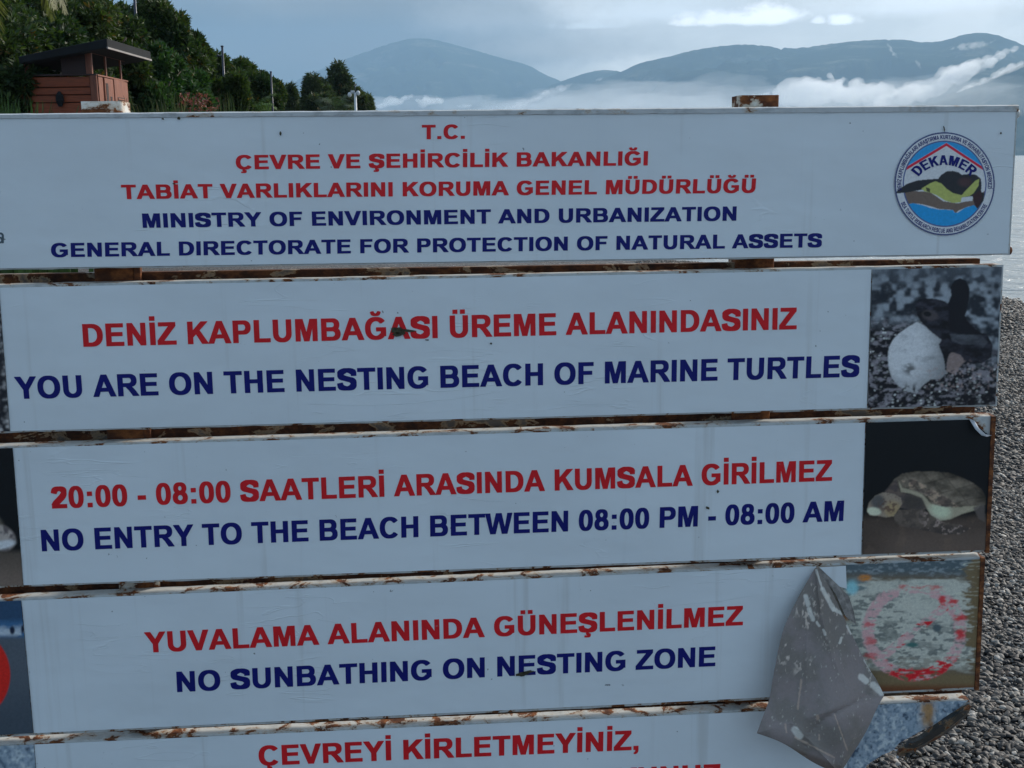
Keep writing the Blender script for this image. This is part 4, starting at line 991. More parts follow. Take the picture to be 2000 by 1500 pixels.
p = geo_pos(q)
vor = q.node('ShaderNodeTexVoronoi'); q.put(vor.inputs['Vector'], q.mapping(p, scale=(1, 1, 1))); vor.inputs['Scale'].default_value = 55
c1 = q.ramp(q.node('ShaderNodeSeparateColor').outputs[0], [(0, (0, 0, 0)), (1, (1, 1, 1))])
sep = q.node('ShaderNodeSeparateColor'); q.put(sep.inputs[0], vor.outputs['Color'])
c1 = q.ramp(sep.outputs[0], [(0.0, (0.02, 0.022, 0.026)), (0.45, (0.055, 0.055, 0.058)), (0.8, (0.13, 0.125, 0.12)), (1.0, (0.34, 0.33, 0.32))])
dk = q.ss(vor.outputs['Distance'], 0.3, 0.75, 1.0, 0.25)
big = q.noise(p, 0.9, 5, 0.6)
cc = q.mix(1.0, c1, q.ramp(big, [(0.3, (0.75, 0.72, 0.7)), (0.7, (1.2, 1.2, 1.2))]), 'MULTIPLY')
q.put(b.inputs['Base Color'], cc); b.inputs['Roughness'].default_value = 0.7
q.put(b.inputs['Normal'], q.bump(q.math('MULTIPLY', vor.outputs['Distance'], -1), 1.0, 0.012))
ground = link('ground', ground_me, m); tag(ground, 'dark grey pebble beach running from the sign to the sea', kind='structure')

# gravel: pebbles scattered by geometry nodes over two patches
def m_pebble():
    m, q, b = new_mat('pebble')
    oi = q.node('ShaderNodeObjectInfo').outputs['Random']
    c = q.ramp(oi, [(0.0, (0.014, 0.015, 0.018)), (0.34, (0.034, 0.035, 0.040)), (0.54, (0.068, 0.064, 0.062)), (0.70, (0.115, 0.088, 0.070)), (0.80, (0.15, 0.148, 0.14)), (0.91, (0.30, 0.29, 0.27)), (1.0, (0.70, 0.67, 0.62))])
    n = q.noise(obj_co(q), 2.0, 5, 0.6)
    c = q.mix(q.math('MULTIPLY', q.ss(n, 0.4, 0.7), 0.35), q.mix(1.0, c, (.50, .49, .48), 'MULTIPLY'), c)
    q.put(b.inputs['Base Color'], c); b.inputs['Roughness'].default_value = 0.62
    return m
M_peb = m_pebble()
def pebble_nodes(density, rmin, rmax, seed):
    ng = bpy.data.node_groups.new('scatter_pebbles', 'GeometryNodeTree')
    ng.interface.new_socket('Geometry', in_out='INPUT', socket_type='NodeSocketGeometry')
    ng.interface.new_socket('Geometry', in_out='OUTPUT', socket_type='NodeSocketGeometry')
    N = ng.nodes; L = ng.links
    gi = N.new('NodeGroupInput'); go = N.new('NodeGroupOutput')
    ds = N.new('GeometryNodeDistributePointsOnFaces'); ds.inputs['Density'].default_value = density; ds.inputs['Seed'].default_value = seed
    L.new(gi.outputs[0], ds.inputs['Mesh'])
    join = N.new('GeometryNodeJoinGeometry')
    for k in range(6):
        ico = N.new('GeometryNodeMeshIcoSphere'); ico.inputs['Radius'].default_value = 1; ico.inputs['Subdivisions'].default_value = 3 if rmax < 0.02 else 2
        sp = N.new('GeometryNodeSetPosition'); nz = N.new('ShaderNodeTexNoise'); nz.noise_dimensions = '4D'; nz.inputs['W'].default_value = k * 3.3; nz.inputs['Scale'].default_value = 0.8; nz.inputs['Detail'].default_value = 1
        sb = N.new('ShaderNodeVectorMath'); sb.operation = 'SUBTRACT'; sb.inputs[1].default_value = (0.5, 0.5, 0.5)
        sc = N.new('ShaderNodeVectorMath'); sc.operation = 'SCALE'; sc.inputs['Scale'].default_value = 1.1
        L.new(nz.outputs['Color'], sb.inputs[0]); L.new(sb.outputs[0], sc.inputs[0]); L.new(sc.outputs[0], sp.inputs['Offset']); L.new(ico.outputs['Mesh'], sp.inputs['Geometry'])
        tr = N.new('GeometryNodeTransform'); tr.inputs['Scale'].default_value = [(1.25, .85, .5), (1, .9, .6), (1.5, .8, .45), (1.1, 1, .42), (1.3, .7, .6), (.95, .85, .7)][k]
        L.new(sp.outputs[0], tr.inputs['Geometry'])
        ss_ = N.new('GeometryNodeSetShadeSmooth'); L.new(tr.outputs[0], ss_.inputs[0])
        sm = N.new('GeometryNodeSetMaterial'); sm.inputs['Material'].default_value = M_peb; L.new(ss_.outputs[0], sm.inputs[0])
        g2 = N.new('GeometryNodeGeometryToInstance'); L.new(sm.outputs[0], g2.inputs[0]); L.new(g2.outputs[0], join.inputs[0])
    ip = N.new('GeometryNodeInstanceOnPoints'); L.new(ds.outputs['Points'], ip.inputs['Points']); L.new(join.outputs[0], ip.inputs['Instance'])
    ip.inputs['Pick Instance'].default_value = True
    ri = N.new('FunctionNodeRandomValue'); ri.data_type = 'INT'; ri.inputs[4].default_value = 0; ri.inputs[5].default_value = 5; ri.inputs['Seed'].default_value = seed + 5
    L.new(ri.outputs[2], ip.inputs['Instance Index'])
    rv = N.new('FunctionNodeRandomValue'); rv.data_type = 'FLOAT_VECTOR'; rv.inputs[0].default_value = (-0.5, -0.5, 0); rv.inputs[1].default_value = (0.5, 0.5, 6.283); rv.inputs['Seed'].default_value = seed + 1
    L.new(rv.outputs[0], ip.inputs['Rotation'])
    rs = N.new('FunctionNodeRandomValue'); rs.data_type = 'FLOAT'; rs.inputs[2].default_value = 0; rs.inputs[3].default_value = 1; rs.inputs['Seed'].default_value = seed + 2
    pw = N.new('ShaderNodeMath'); pw.operation = 'POWER'; pw.inputs[1].default_value = 2.2; L.new(rs.outputs[1], pw.inputs[0])
    mr = N.new('ShaderNodeMapRange'); mr.inputs[3].default_value = rmin; mr.inputs[4].default_value = rmax; L.new(pw.outputs[0], mr.inputs[0])
    L.new(mr.outputs[0], ip.inputs['Scale'])
    L.new(ip.outputs[0], go.inputs[0])
    return ng
def gravel_patch(x0, x1, y0, y1, step, dens, rmin, rmax, seed, lift, label):
    nx = int((x1 - x0) / step) + 1; ny = int((y1 - y0) / step) + 1
    X_, Y_ = np.meshgrid(np.linspace(x0, x1, nx), np.linspace(y0, y1, ny))
    V = [(x, y, gheight(x, y) + lift + 0.012 * mnoise.noise(Vector((x * 6, y * 6, seed)))) for x, y in zip(X_.ravel(), Y_.ravel())]
    keep = np.array([x < shore(y) + 0.35 for x, y in zip(X_.ravel(), Y_.ravel())])
    me = np_mesh('gravel', V, grid_faces(nx, ny, keep)[:, ::-1], 4)
    o = link('gravel', me, M_peb); md = o.modifiers.new('scatter', 'NODES'); md.node_group = pebble_nodes(dens, rmin, rmax, seed)
    tag(o, label, 'gravel', kind='stuff'); return o
gravel_patch(-0.4, 3.6, 2.55, 5.6, 0.2, 8200, 0.0036, 0.0150, 1, 0.003, 'grey and white beach pebbles close behind the sign')
gravel_patch(0.8, 6.3, 5.6, 10.5, 0.3, 3000, 0.006, 0.020, 2, 0.003, 'dark grey shingle between the sign and the shore')
gravel_patch(2.0, 6.3, 10.5, 20, 0.4, 900, 0.011, 0.032, 3, 0.003, 'dark shingle along the water line')

m, q, b = new_mat('sea_water')
p = q.mapping(geo_pos(q), scale=(0.55, 1, 1), rot=(0, 0, 0.35))
w1 = q.noise(p, 1.6, 5, 0.55, 0.3); w2 = q.noise(p, 7.0, 4, 0.6, 0.2); w3 = q.noise(p, 0.22, 3, 0.5)
h = q.math('ADD', q.math('MULTIPLY', w1, 0.9), q.math('ADD', q.math('MULTIPLY', w2, 0.16), q.math('MULTIPLY', w3, 2.0)))
q.put(b.inputs['Base Color'], (0.46, 0.48, 0.475)); b.inputs['Roughness'].default_value = 0.18; b.inputs['IOR'].default_value = 1.33  # whitish base colour stands in for bright cloud reflected on the water
q.put(b.inputs['Normal'], q.bump(h, 0.9, 0.40))
SX = [-9000, -3000, -800, -200, -60, -20, -5, 3, 5, 6, 8, 12, 20, 50, 200, 900, 4000, 10800]; SY = [-9000, -900, -60, -5, 5, 10, 14, 18, 24, 40, 80, 200, 600, 2500, 7000, 10800]
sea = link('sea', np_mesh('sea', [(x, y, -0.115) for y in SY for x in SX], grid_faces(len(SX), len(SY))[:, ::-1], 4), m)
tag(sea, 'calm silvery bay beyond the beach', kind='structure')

# ---------------------------------------------------------------- mountains, mist, haze
def at_dist(px, py, d):
    r = ray(px, py); k = d / math.hypot(r.x, r.y); return CAMP + r * k
def ridge(name, pts, dist, depth, seed, label, rough=1.0, base_d=None):
    P = []
    for (x0, y0), (x1, y1) in zip(pts, pts[1:]):
        n = max(2, int(abs(x1 - x0) / 6))
        for k in range(n):
            t = k / n; P.append((x0 + (x1 - x0) * t, y0 + (y1 - y0) * t))
    P.append(pts[-1]); xs_ = np.array([p[0] for p in P]); ys_ = np.array([p[1] for p in P])
    ker = np.array([1, 2, 3, 2, 1]) / 9; ys2 = np.convolve(np.pad(ys_, 2, mode='edge'), ker, 'valid')
    nc = len(P); nr = 46; V = []
    for j in range(nr):
        t = -0.35 + 1.35 * j / (nr - 1)       # -: far side, 0 crest, 1 foot
        for i in range(nc):
            c = at_dist(xs_[i], ys2[i], dist)
            hh = c.z * (1 - abs(t) ** 1.15 if t >= 0 else 1 - 0.9 * abs(t))
            dirv = Vector((c.x, c.y, 0)).normalized(); P0 = Vector((c.x, c.y, 0)) - dirv * depth * t
            q = Vector((P0.x * 0.0011, P0.y * 0.0011, seed)); nz = mnoise.fractal(q, 0.9, 2.1, 5)
            spur = (1 - abs(mnoise.noise(Vector((i * 6 * dist / F / 900 * 1.0, t * 1.3, seed + 3))))) - 0.6
            amp = min(1, abs(t) * 3.2) * c.z
            nz += 0.5 * mnoise.fractal(q * 4.3, 0.8, 2.1, 3)
            z = hh + rough * (0.16 * nz + 0.20 * spur) * amp + (4 + 5 * rough) * mnoise.noise(Vector((i * 1.7, j * 1.1, seed))) * (1 if j < nr - 3 else 0) + c.z * 0.010 * mnoise.noise(Vector((i * 0.35, j * 0.3, seed))) * rough
            if t < 0: z = hh
            z = min(z, c.z * (1 - 0.62 * abs(t)) + 1.2 * mnoise.noise(Vector((i * 1.3, j * 0.9, seed))) * (3 if abs(t) < 0.1 else 1))
            V.append((P0.x, P0.y, max(z, -2.5) if j < nr - 1 else -2.5))
    me = np_mesh(name, V, grid_faces(nc, nr)[:, ::-1], 4); smooth(me)
    o = link(name, me, M_hill); tag(o, label, kind='structure'); return o
m, q, b = new_mat('forested_slope'); M_hill = m
p = geo_pos(q); n = q.noise(q.mapping(p, scale=(1, 1, 2)), 0.0022, 9, 0.7)
q.put(b.inputs['Base Color'], q.ramp(n, [(0.3, (0.010, 0.020, 0.014)), (0.55, (0.028, 0.042, 0.028)), (0.72, (0.16, 0.15, 0.11))])); b.inputs['Roughness'].default_value = 0.95; b.inputs['Specular IOR Level'].default_value = 0.0
ridge('far_mountain', [(380, 235), (480, 200), (560, 165), (640, 128), (700, 105), (760, 84), (800, 74), (840, 74), (880, 84), (930, 98), (975, 111), (1010, 120), (1040, 130), (1070, 148), (1090, 155), (1150, 190), (1230, 215)], 10000, 2000, 1.0, 'tall pale blue mountain fading into cloud behind the eucalyptus trees', 1.3)
ridge('mountain', [(1040, 215), (1100, 190), (1160, 160), (1210, 141), (1250, 122), (1310, 109), (1350, 98), (1400, 90), (1455, 85), (1500, 89), (1545, 94), (1600, 88), (1650, 81), (1700, 77), (1760, 76), (1800, 82), (1840, 80), (1880, 67), (1915, 62), (1950, 68), (1990, 82), (2060, 105), (2150, 140), (2300, 200), (2500, 260)], 7800, 2200, 5.0, 'long wooded mountain ridge across the bay', 1.7)
ridge('low_hill', [(900, 222), (960, 204), (1010, 190), (1060, 172), (1110, 153), (1150, 140), (1180, 135), (1210, 138), (1250, 150), (1330, 190), (1400, 220)], 8600, 1300, 9.0, 'low rounded hill in front of the far mountain', 1.4)
ridge('near_slope', [(1730, 222), (1790, 205), (1850, 184), (1900, 166), (1950, 146), (2000, 122), (2060, 100), (2160, 70), (2300, 60), (2500, 110), (2700, 200)], 5300, 1400, 13.0, 'hill slope rising out of the mist at the right edge', 0.8)

m = bpy.data.materials.new('mist'); m.use_nodes = True; q = G(m.node_tree)
for n_ in list(q.n): q.n.remove(n_)
def m_mist(name, dens, col=(1, 1, 1)):
    m = bpy.data.materials.new(name); m.use_nodes = True; q = G(m.node_tree)
    for n_ in list(q.n): q.n.remove(n_)
    pv_ = q.node('ShaderNodeVolumePrincipled'); pv_.inputs['Color'].default_value = (*col, 1); pv_.inputs['Density'].default_value = dens; pv_.inputs['Anisotropy'].default_value = 0.45
    q.l.new(pv_.outputs[0], q.node('ShaderNodeOutputMaterial').inputs['Volume']); return m
M_mist = m_mist('mist_thick', 0.010); M_mist3 = m_mist('mist_wisp', 0.0045); M_mist4 = m_mist('mist_veil', 0.00014, (0.80, 0.91, 1.0)); M_mist2 = m_mist('mist_thin', 0.00065, (0.93, 0.97, 1.0))
def mist(px, py, w, h, dist, th, seed, mat=M_mist, rot=0.0, sub=3, rough=0.55, puffs=None):
    r = random.Random(int(seed * 100)); k = dist / F
    c = at_dist(px, py, dist); dv = Vector((c.x, c.y, 0)).normalized(); rt = Vector((dv.y, -dv.x, 0))
    ca, sa = math.cos(rot), math.sin(rot); bm = bmesh.new(); asp = w / h
    n = int(10 + asp * 7)
    if puffs == 0:
        bmesh.ops.create_icosphere(bm, subdivisions=6, radius=1)
        for v in bm.verts:
            d = v.co.copy(); q = Vector((d.x * asp * 0.5, d.y * 2, d.z * 0.8)) + Vector((seed * 7.3, seed, 0))
            d *= max(0.3, 1 + rough * mnoise.fractal(q, 0.9, 2.1, 4))
            a, b_ = d.x * w * k, d.z * h * k
            v.co = c + rt * (a * ca - b_ * sa) + ZZ * (a * sa + b_ * ca) + dv * (d.y * th)
        me = bm_done(bm, 'mist_bank'); smooth(me); return link('mist_bank', me, mat)
    for j in range(n):
        tx = r.uniform(-1, 1); env = (1 - abs(tx) ** 2.2)
        rad = h * k * r.uniform(0.30, 0.75) * (0.35 + 0.65 * env)
        a = tx * w * k; b_ = h * k * (r.uniform(-0.7, 0.55) * env)
        a, b_ = a * ca - b_ * sa, a * sa + b_ * ca
        o = c + rt * a + ZZ * b_ + dv * r.uniform(-th, th) * 0.5
        m4 = Matrix.Translation(o) @ Matrix.Rotation(math.atan2(rt.y, rt.x), 4, 'Z') @ Matrix.Rotation(-rot, 4, 'Y') @ Matrix.Diagonal((r.uniform(1.1, 1.9), 1.6, r.uniform(0.6, 1.0), 1))
        bmesh.ops.create_icosphere(bm, subdivisions=sub, radius=rad, matrix=m4)
    for v in bm.verts:
        q = v.co / (h * k)
        d = Vector((mnoise.fractal(q * 1.3, 0.7, 2.1, 5), mnoise.fractal(q * 1.3 + Vector((9, 0, 0)), 0.7, 2.1, 5), mnoise.fractal(q * 1.3 + Vector((0, 9, 0)), 0.7, 2.1, 5)))
        v.co += d * h * k * rough * 0.5
    me = bm_done(bm, 'mist_bank'); o = link('mist_bank', me, mat)
    md = o.modifiers.new('union', 'REMESH'); md.mode = 'VOXEL'; md.voxel_size = max(h * k / 7, w * k / 120); md.use_smooth_shade = True
    return o
MI = [ # px, py, half w, half h, distance, thickness, rotation(deg)
    (1570, 180, 95, 26, 6300, 260, 6), (1600, 165, 45, 20, 6250, 200, 10), (1690, 180, 60, 24, 6200, 240, 0), (1640, 192, 120, 14, 6150, 240, 2),
    (1800, 172, 95, 26, 5900, 260, 22), (1880, 140, 95, 16, 5850, 200, 24), (1945, 150, 90, 10, 5200, 160, 24), (1500, 190, 70, 13, 6400, 200, 8),
    (1738, 92, 11, 4, 5700, 60, -60), (1747, 106, 8, 4, 5700, 60, -50), (1794, 126, 9, 4, 5700, 50, -60), (1900, 88, 36, 7, 5700, 80, 8), (1652, 156, 10, 4, 5900, 60, -40),
    (765, 198, 38, 11, 8300, 300, 12), (838, 198, 24, 14, 8300, 300, 0), (905, 207, 16, 6, 8300, 250, 0),
    (1075, 180, 45, 9, 6900, 150, 20), (1025, 200, 50, 7, 6900, 150, 14), (1170, 155, 8, 3, 7000, 60, 20)]
for i, a in enumerate(MI):
    o = mist(a[0], a[1], a[2], a[3], a[4], a[5], i * 1.7 + 0.3, rot=math.radians(a[6]), mat=M_mist if a[3] > 9.5 else M_mist3)
    tag(o, 'white wisp of low cloud clinging to the mountainside', 'cloud', 'low cloud drifting in front of the mountains', kind='stuff')
for (px, py, w, h, d, th, s_) in ((1330, 214, 340, 52, 6000, 560, 31.0), (1180, 216, 240, 34, 5600, 420, 33.0), (1780, 208, 360, 46, 4700, 420, 37.0), (860, 216, 220, 26, 8200, 600, 41.0)):
    o = mist(px, py, w, h, d, th, s_, mat=M_mist2 if px > 800 else M_mist4, rough=0.35, puffs=0); tag(o, 'thin bank of pale mist lying along the foot of the mountains', 'mist', 'thin mist over the bay', kind='stuff')

bm = bmesh.new(); bm_box(bm, -10900, 10900, -10900, 10900, -4.2, 1180)
m = bpy.data.materials.new('haze'); m.use_nodes = True; q = G(m.node_tree)
for n_ in list(q.n): q.n.remove(n_)
pv_ = q.node('ShaderNodeVolumePrincipled'); pv_.inputs['Color'].default_value = (0.47, 0.735, 1.0, 1); pv_.inputs['Anisotropy'].default_value = 0.25; pv_.inputs['Density'].default_value = 0.76e-4
q.l.new(pv_.outputs[0], q.node('ShaderNodeOutputMaterial').inputs['Volume'])
hz = link('haze', bm_done(bm, 'haze'), m); tag(hz, 'pale blue haze over the bay', 'haze', kind='stuff')

# ---------------------------------------------------------------- trees
def leaf_mesh(name, centers, normals, cols, nl, ln, wd, droop=0.2, r=rng):
    """rosettes of narrow leaves: centers (n,3), one colour per rosette"""
    n = len(centers); N = n * nl
    c = np.repeat(centers, nl, 0); nm = np.repeat(normals, nl, 0); col = np.repeat(cols, nl, 0) * r.uniform(0.6, 1.5, (N, 1))
    d = r.normal(size=(N, 3)); d += nm * 0.9; d[:, 2] -= droop; d /= np.linalg.norm(d, axis=1, keepdims=True)
    s = np.cross(d, r.normal(size=(N, 3))); s /= np.linalg.norm(s, axis=1, keepdims=True) + 1e-9
    L = ln * r.uniform(0.6, 1.35, (N, 1)); w = wd * r.uniform(0.7, 1.3, (N, 1))
    base = c + d * L * 0.1
    v = np.stack([base, base + d * L * 0.5 + s * w * 0.5, base + d * L, base + d * L * 0.5 - s * w * 0.5], 1).reshape(-1, 3)
    return np_mesh(name, v, np.arange(N * 4).reshape(-1, 4), 4, np.repeat(np.clip(col, 0.002, 0.6), 4, 0))
def crown_points(cx, cy, cz, rx, ry, rz, n, seed, lobes=14, lowcut=-0.9):
    r = np.random.default_rng(seed)
    # lobes over the crown ellipsoid, then points on and inside each lobe
    th = r.uniform(0, 2 * np.pi, lobes); z = r.uniform(lowcut, 1, lobes); q = np.sqrt(1 - z * z)
    lc = np.stack([q * np.cos(th), q * np.sin(th), z], 1) * r.uniform(0.6, 0.95, (lobes, 1)); lr = r.uniform(0.14, 0.36, lobes)
    lc = np.vstack([lc, [[0, 0, 0.0]]]); lr = np.append(lr, 0.62)
    k = r.choice(len(lr), n, p=lr ** 2 / (lr ** 2).sum())
    d = r.normal(size=(n, 3)); d /= np.linalg.norm(d, axis=1, keepdims=True)
    rad = lr[k] * (1 - 0.45 * r.random(n) ** 2) * r.uniform(0.9, 1.14, n)
    pts = lc[k] + d * rad[:, None]
    return pts * np.array([rx, ry, rz]) + np.array([cx, cy, cz]), d, k
def tree(name, px, topy, dist, rpx, label, group, n=5200, nl=6, ln=0.15, wd=0.055, cols=((0.018, 0.045, 0.012), (0.045, 0.085, 0.018)), seed=1, low=0.9, tall=1.0, droop=0.15, lobes=14):
    top = at_dist(px, topy, dist); R = rpx / F * dist
    h = top.z; rz = min(R * 1.15 * tall, (h - low) / 2); cz = h - rz
    root = empty(name, (top.x, top.y, 0), label, 'tree', group)
    pts, nrm, k = crown_points(top.x, top.y, cz, R, R, rz, n, seed, lobes)
    r = np.random.default_rng(seed + 50); kc = r.random(k.max() + 1)
    mixv = np.clip(kc[k] * 0.6 + r.normal(0.2, 0.25, len(k)), 0, 1)[:, None]
    col = np.array(cols[0]) * (1 - mixv) + np.array(cols[1]) * mixv
    odd = r.random(len(k)) < 0.02; col[odd] = (0.14, 0.085, 0.02)
    me = leaf_mesh('crown', pts, nrm, col, nl, ln, wd, droop, r); link('crown', me, M_leaf, root)
    bm = bmesh.new(); tube_bm(bm, [(top.x, top.y, -0.05), (top.x + .05, top.y, h * 0.3), (top.x - .04, top.y, h * 0.55), (top.x, top.y, h * 0.85)], [0.16, 0.13, 0.09, 0.03], 8)
    for a in range(7):
        t = a * 0.9 + seed; z0 = h * (0.25 + 0.07 * a); e = Vector((math.cos(t) * R * 0.7, math.sin(t) * R * 0.7, h * 0.22))
        tube_bm(bm, [(top.x, top.y, z0), tuple(Vector((top.x, top.y, z0)) + e * 0.5 + Vector((0, 0, .1))), tuple(Vector((top.x, top.y, z0)) + e)], [0.07, 0.045, 0.015], 6)
    me = bm_done(bm, 'trunk'); smooth(me); link('trunk', me, M_bark, root)
    return root
HG = 'broadleaf trees of the dense promenade hedge'
TS = [ # px, topy, dist, rpx, label
    (-60, -60, 26, 150, 'dark broadleaf tree at the far left, under the hanging palm fronds'),
    (70, -28, 27.5, 125, 'dark broadleaf tree rising behind the left half of the hut roof'),
    (165, -14, 28.5, 100, 'tall dark broadleaf tree directly above the hut roof'),
    (236, 2, 33.5, 62, 'pointed dark broadleaf tree standing behind the tall lamp pole'),
    (312, 6, 33, 72, 'bushy broadleaf tree with the highest rounded tip right of the tall lamp pole'),
    (358, 60, 36, 42, 'broadleaf tree sloping down left of the lamp with a side fixture'),
    (290, 95, 29, 80, 'lower bushy green tree right of the hut'),
    (345, 130, 31, 52, 'mid green bushy tree low in front of the promenade hedge'),
    (425, 122, 45.5, 52, 'small dark tree behind the lamp with a side fixture'),
    (475, 128, 48, 45, 'dark rounded tree between the two lamp posts'),
    (515, 150, 54, 33, 'last dark tree of the hedge beside the plain lamp post'),
    (440, 152, 37, 38, 'low dark bush hiding the foot of the lamp with a side fixture'),
    (20, 60, 24.5, 85, 'shaded bushy tree behind the left end of the hut'),
]
for i, (px, ty, d, rp, lb) in enumerate(TS):
    big = rp > 75
    g_ = ((0.014, 0.036, 0.011), (0.062, 0.088, 0.020)) if i not in (6, 7) else ((0.018, 0.052, 0.016), (0.055, 0.105, 0.028))
    tree('broadleaf_tree', px, ty, d, rp, lb, HG, n=9500 if big else 6500, nl=6, ln=0.14 if d < 35 else 0.18, wd=0.05 if d < 35 else 0.065, cols=g_, seed=i * 3 + 2, lobes=34)
EC = ((0.030, 0.048, 0.018), (0.080, 0.100, 0.036))
for i, (px, ty, rp, lb, tall) in enumerate(((566, 166, 13, 'slim upright eucalyptus at the left of the far group', 2.4), (608, 156, 44, 'round grey-green eucalyptus second from the left of the far group', 1.3), (652, 142, 52, 'tallest grey-green eucalyptus in the middle of the far group', 1.4), (697, 170, 30, 'small eucalyptus behind the camera pole at the right of the far group', 1.6))):
    tree('eucalyptus', px, ty, 80 + i * 2, rp, lb, 'eucalyptus trees standing beyond the hedge', n=8500 if rp > 20 else 2600, nl=5, ln=0.30, wd=0.07, cols=EC, seed=90 + i, tall=tall, droop=0.9, low=0.5, lobes=20)

# palms and reeds
def frond(parent, base, direc, length, droop, col, nleaf=46, ll=0.55, wd=0.03, seed=0, name='frond'):
    r = np.random.default_rng(seed); d = Vector(direc).normalized(); P = []; pos = Vector(base); n = 16
    for k in range(n + 1):
        P.append(pos.copy()); d = (d + Vector((0, 0, -droop * (k / n) * 2.2 / n * 3))).normalized(); pos += d * length / n
    V = []; Fc = []; cc = []
    def quad(a, b, c, e, co):
        o = len(V); V.extend([tuple(a), tuple(b), tuple(c), tuple(e)]); Fc.extend([o, o + 1, o + 2, o + 3]); cc.extend([co] * 4)
    side0 = Vector((-Vector(direc).y, Vector(direc).x, 0)).normalized()
    for k in range(n):
        w = 0.022 * (1 - k / n) + 0.004
        quad(P[k] - side0 * w, P[k] + side0 * w, P[k + 1] + side0 * w * .9, P[k + 1] - side0 * w * .9, np.array(col) * 1.3)
        quad(P[k] + Vector((0, 0, w)), P[k] - Vector((0, 0, w)), P[k + 1] - Vector((0, 0, w * .9)), P[k + 1] + Vector((0, 0, w * .9)), np.array(col) * 1.3)
    for k in range(nleaf):
        t = 0.12 + 0.88 * k / nleaf; x = t * n; i = min(int(x), n - 1); f = x - i; p0 = P[i].lerp(P[i + 1], f); dd_ = (P[i + 1] - P[i]).normalized()
        for sgn in (-1, 1):
            l = ll * math.sin(math.pi * min(1, t * 0.8 + 0.2)) ** 0.6 * r.uniform(0.8, 1.15)
            dv = (side0 * sgn * 0.9 + dd_ * 0.8 + Vector((0, 0, r.uniform(-0.5, 0.25)))).normalized()
            m1 = p0 + dv * l * 0.5; tip = p0 + dv * l + Vector((0, 0, -l * r.uniform(0.15, 0.5)))
            wv = dd_.cross(dv).cross(dv).normalized() * wd * 0.5
            co = np.array(col) * r.uniform(0.6, 1.4)
            quad(p0 - wv * .5, p0 + wv * .5, m1 + wv, m1 - wv, co); quad(m1 - wv, m1 + wv, tip + wv * .15, tip - wv * .15, co)
    return link(name, np_mesh(name, V, Fc, 4, np.array(cc)), M_leaf, parent)
def palm(px, hubpy, dist, label, nfr, length, col, seed, trunk_r=0.14, spread=1.0, ll=0.55, droop=0.45):
    hub = at_dist(px, hubpy, dist); root = empty('palm', (hub.x, hub.y, 0), label, 'palm tree')
    tube_obj('trunk', [(hub.x, hub.y, -0.05), (hub.x, hub.y, hub.z * 0.5), (hub.x, hub.y, hub.z)], [trunk_r * 1.2, trunk_r, trunk_r], M_bark, root, 10)
    r = np.random.default_rng(seed)
    for k in range(nfr):
        a = 2 * math.pi * (k + r.uniform(-.3, .3)) / nfr; e = r.uniform(0.15, 1.3) * spread
        frond(root, hub, (math.cos(a), math.sin(a), e), length * r.uniform(0.8, 1.1), droop * r.uniform(.8, 1.3), np.array(col) * r.uniform(.75, 1.25), seed=seed * 40 + k, ll=ll)
    return root
palm(-75, -75, 17, 'palm at the top left corner with pale drooping fronds', 22, 1.75, (0.15, 0.15, 0.060), 3, ll=0.30, droop=1.0)
palm(478, 236, 44, 'small bright green palm under the plain lamp post', 12, 1.6, (0.080, 0.130, 0.036), 5, spread=1.2, ll=0.45, droop=0.30)
palm(655, 215, 68, 'low palm in front of the tallest eucalyptus', 10, 1.3, (0.050, 0.075, 0.036), 9, spread=1.2, ll=0.6, droop=0.35)
def reeds(px, topy, dist, label, n, wpx, seed, cols, flower=None):
    c = at_dist(px, topy, dist); r = np.random.default_rng(seed); V = []; Fc = []; cc = []
    for k in range(n):
        x = c.x + r.normal() * wpx / F * dist * 0.5; y = c.y + r.normal() * 0.4; h = c.z * r.uniform(0.72, 1.0); lean = Vector((r.normal() * 0.18, r.normal() * 0.18, 0)) * h * 0.6
        co = np.array(cols[k % len(cols)]) * r.uniform(.6, 1.3); w = r.uniform(0.012, 0.03); P = [Vector((x, y, 0)) + lean * t * t + Vector((0, 0, h * t)) for t in (0, .4, .7, .9, 1)]
        for j in range(4):
            a = w * (1 - j / 4.5); b_ = w * (1 - (j + 1) / 4.5); o = len(V); s = Vector((1, 0.3, 0))
            V += [tuple(P[j] - s * a), tuple(P[j] + s * a), tuple(P[j + 1] + s * b_), tuple(P[j + 1] - s * b_)]; Fc += [o, o + 1, o + 2, o + 3]; cc += [co] * 4
    root = empty('reed_clump', (c.x, c.y, 0), label, 'plant', 'reeds and weeds along the promenade')
    link('stems', np_mesh('stems', V, Fc, 4, np.array(cc)), M_leaf, root)
    if flower is not None:
        pts = np.array([[c.x + r.normal() * 0.18, c.y + r.normal() * 0.1, c.z * r.uniform(0.86, 1.03)] for _ in range(90)])
        link('blossom', leaf_mesh('blossom', pts, np.zeros_like(pts), np.tile(flower, (90, 1)), 5, 0.06, 0.035, 0, r), M_leaf, root)
    return root
gcol = [(0.06, 0.09, 0.03), (0.13, 0.12, 0.06), (0.05, 0.07, 0.03)]
reeds(300, 188, 24, 'dry grass tuft right behind the left post', 130, 60, 1, gcol)
reeds(340, 172, 25, 'tall yellowish reed tuft behind the top board', 110, 40, 2, gcol)
reeds(385, 192, 25, 'weed clump with dusky pink blossom', 100, 30, 3, gcol, (0.22, 0.07, 0.07))
reeds(452, 178, 30, 'pale arching reeds beside the small palm', 90, 30, 4, gcol)
reeds(12, 185, 15, 'glossy leafed bush at the left edge behind the top board', 220, 60, 6, [(0.03, 0.06, 0.02), (0.05, 0.09, 0.03)])

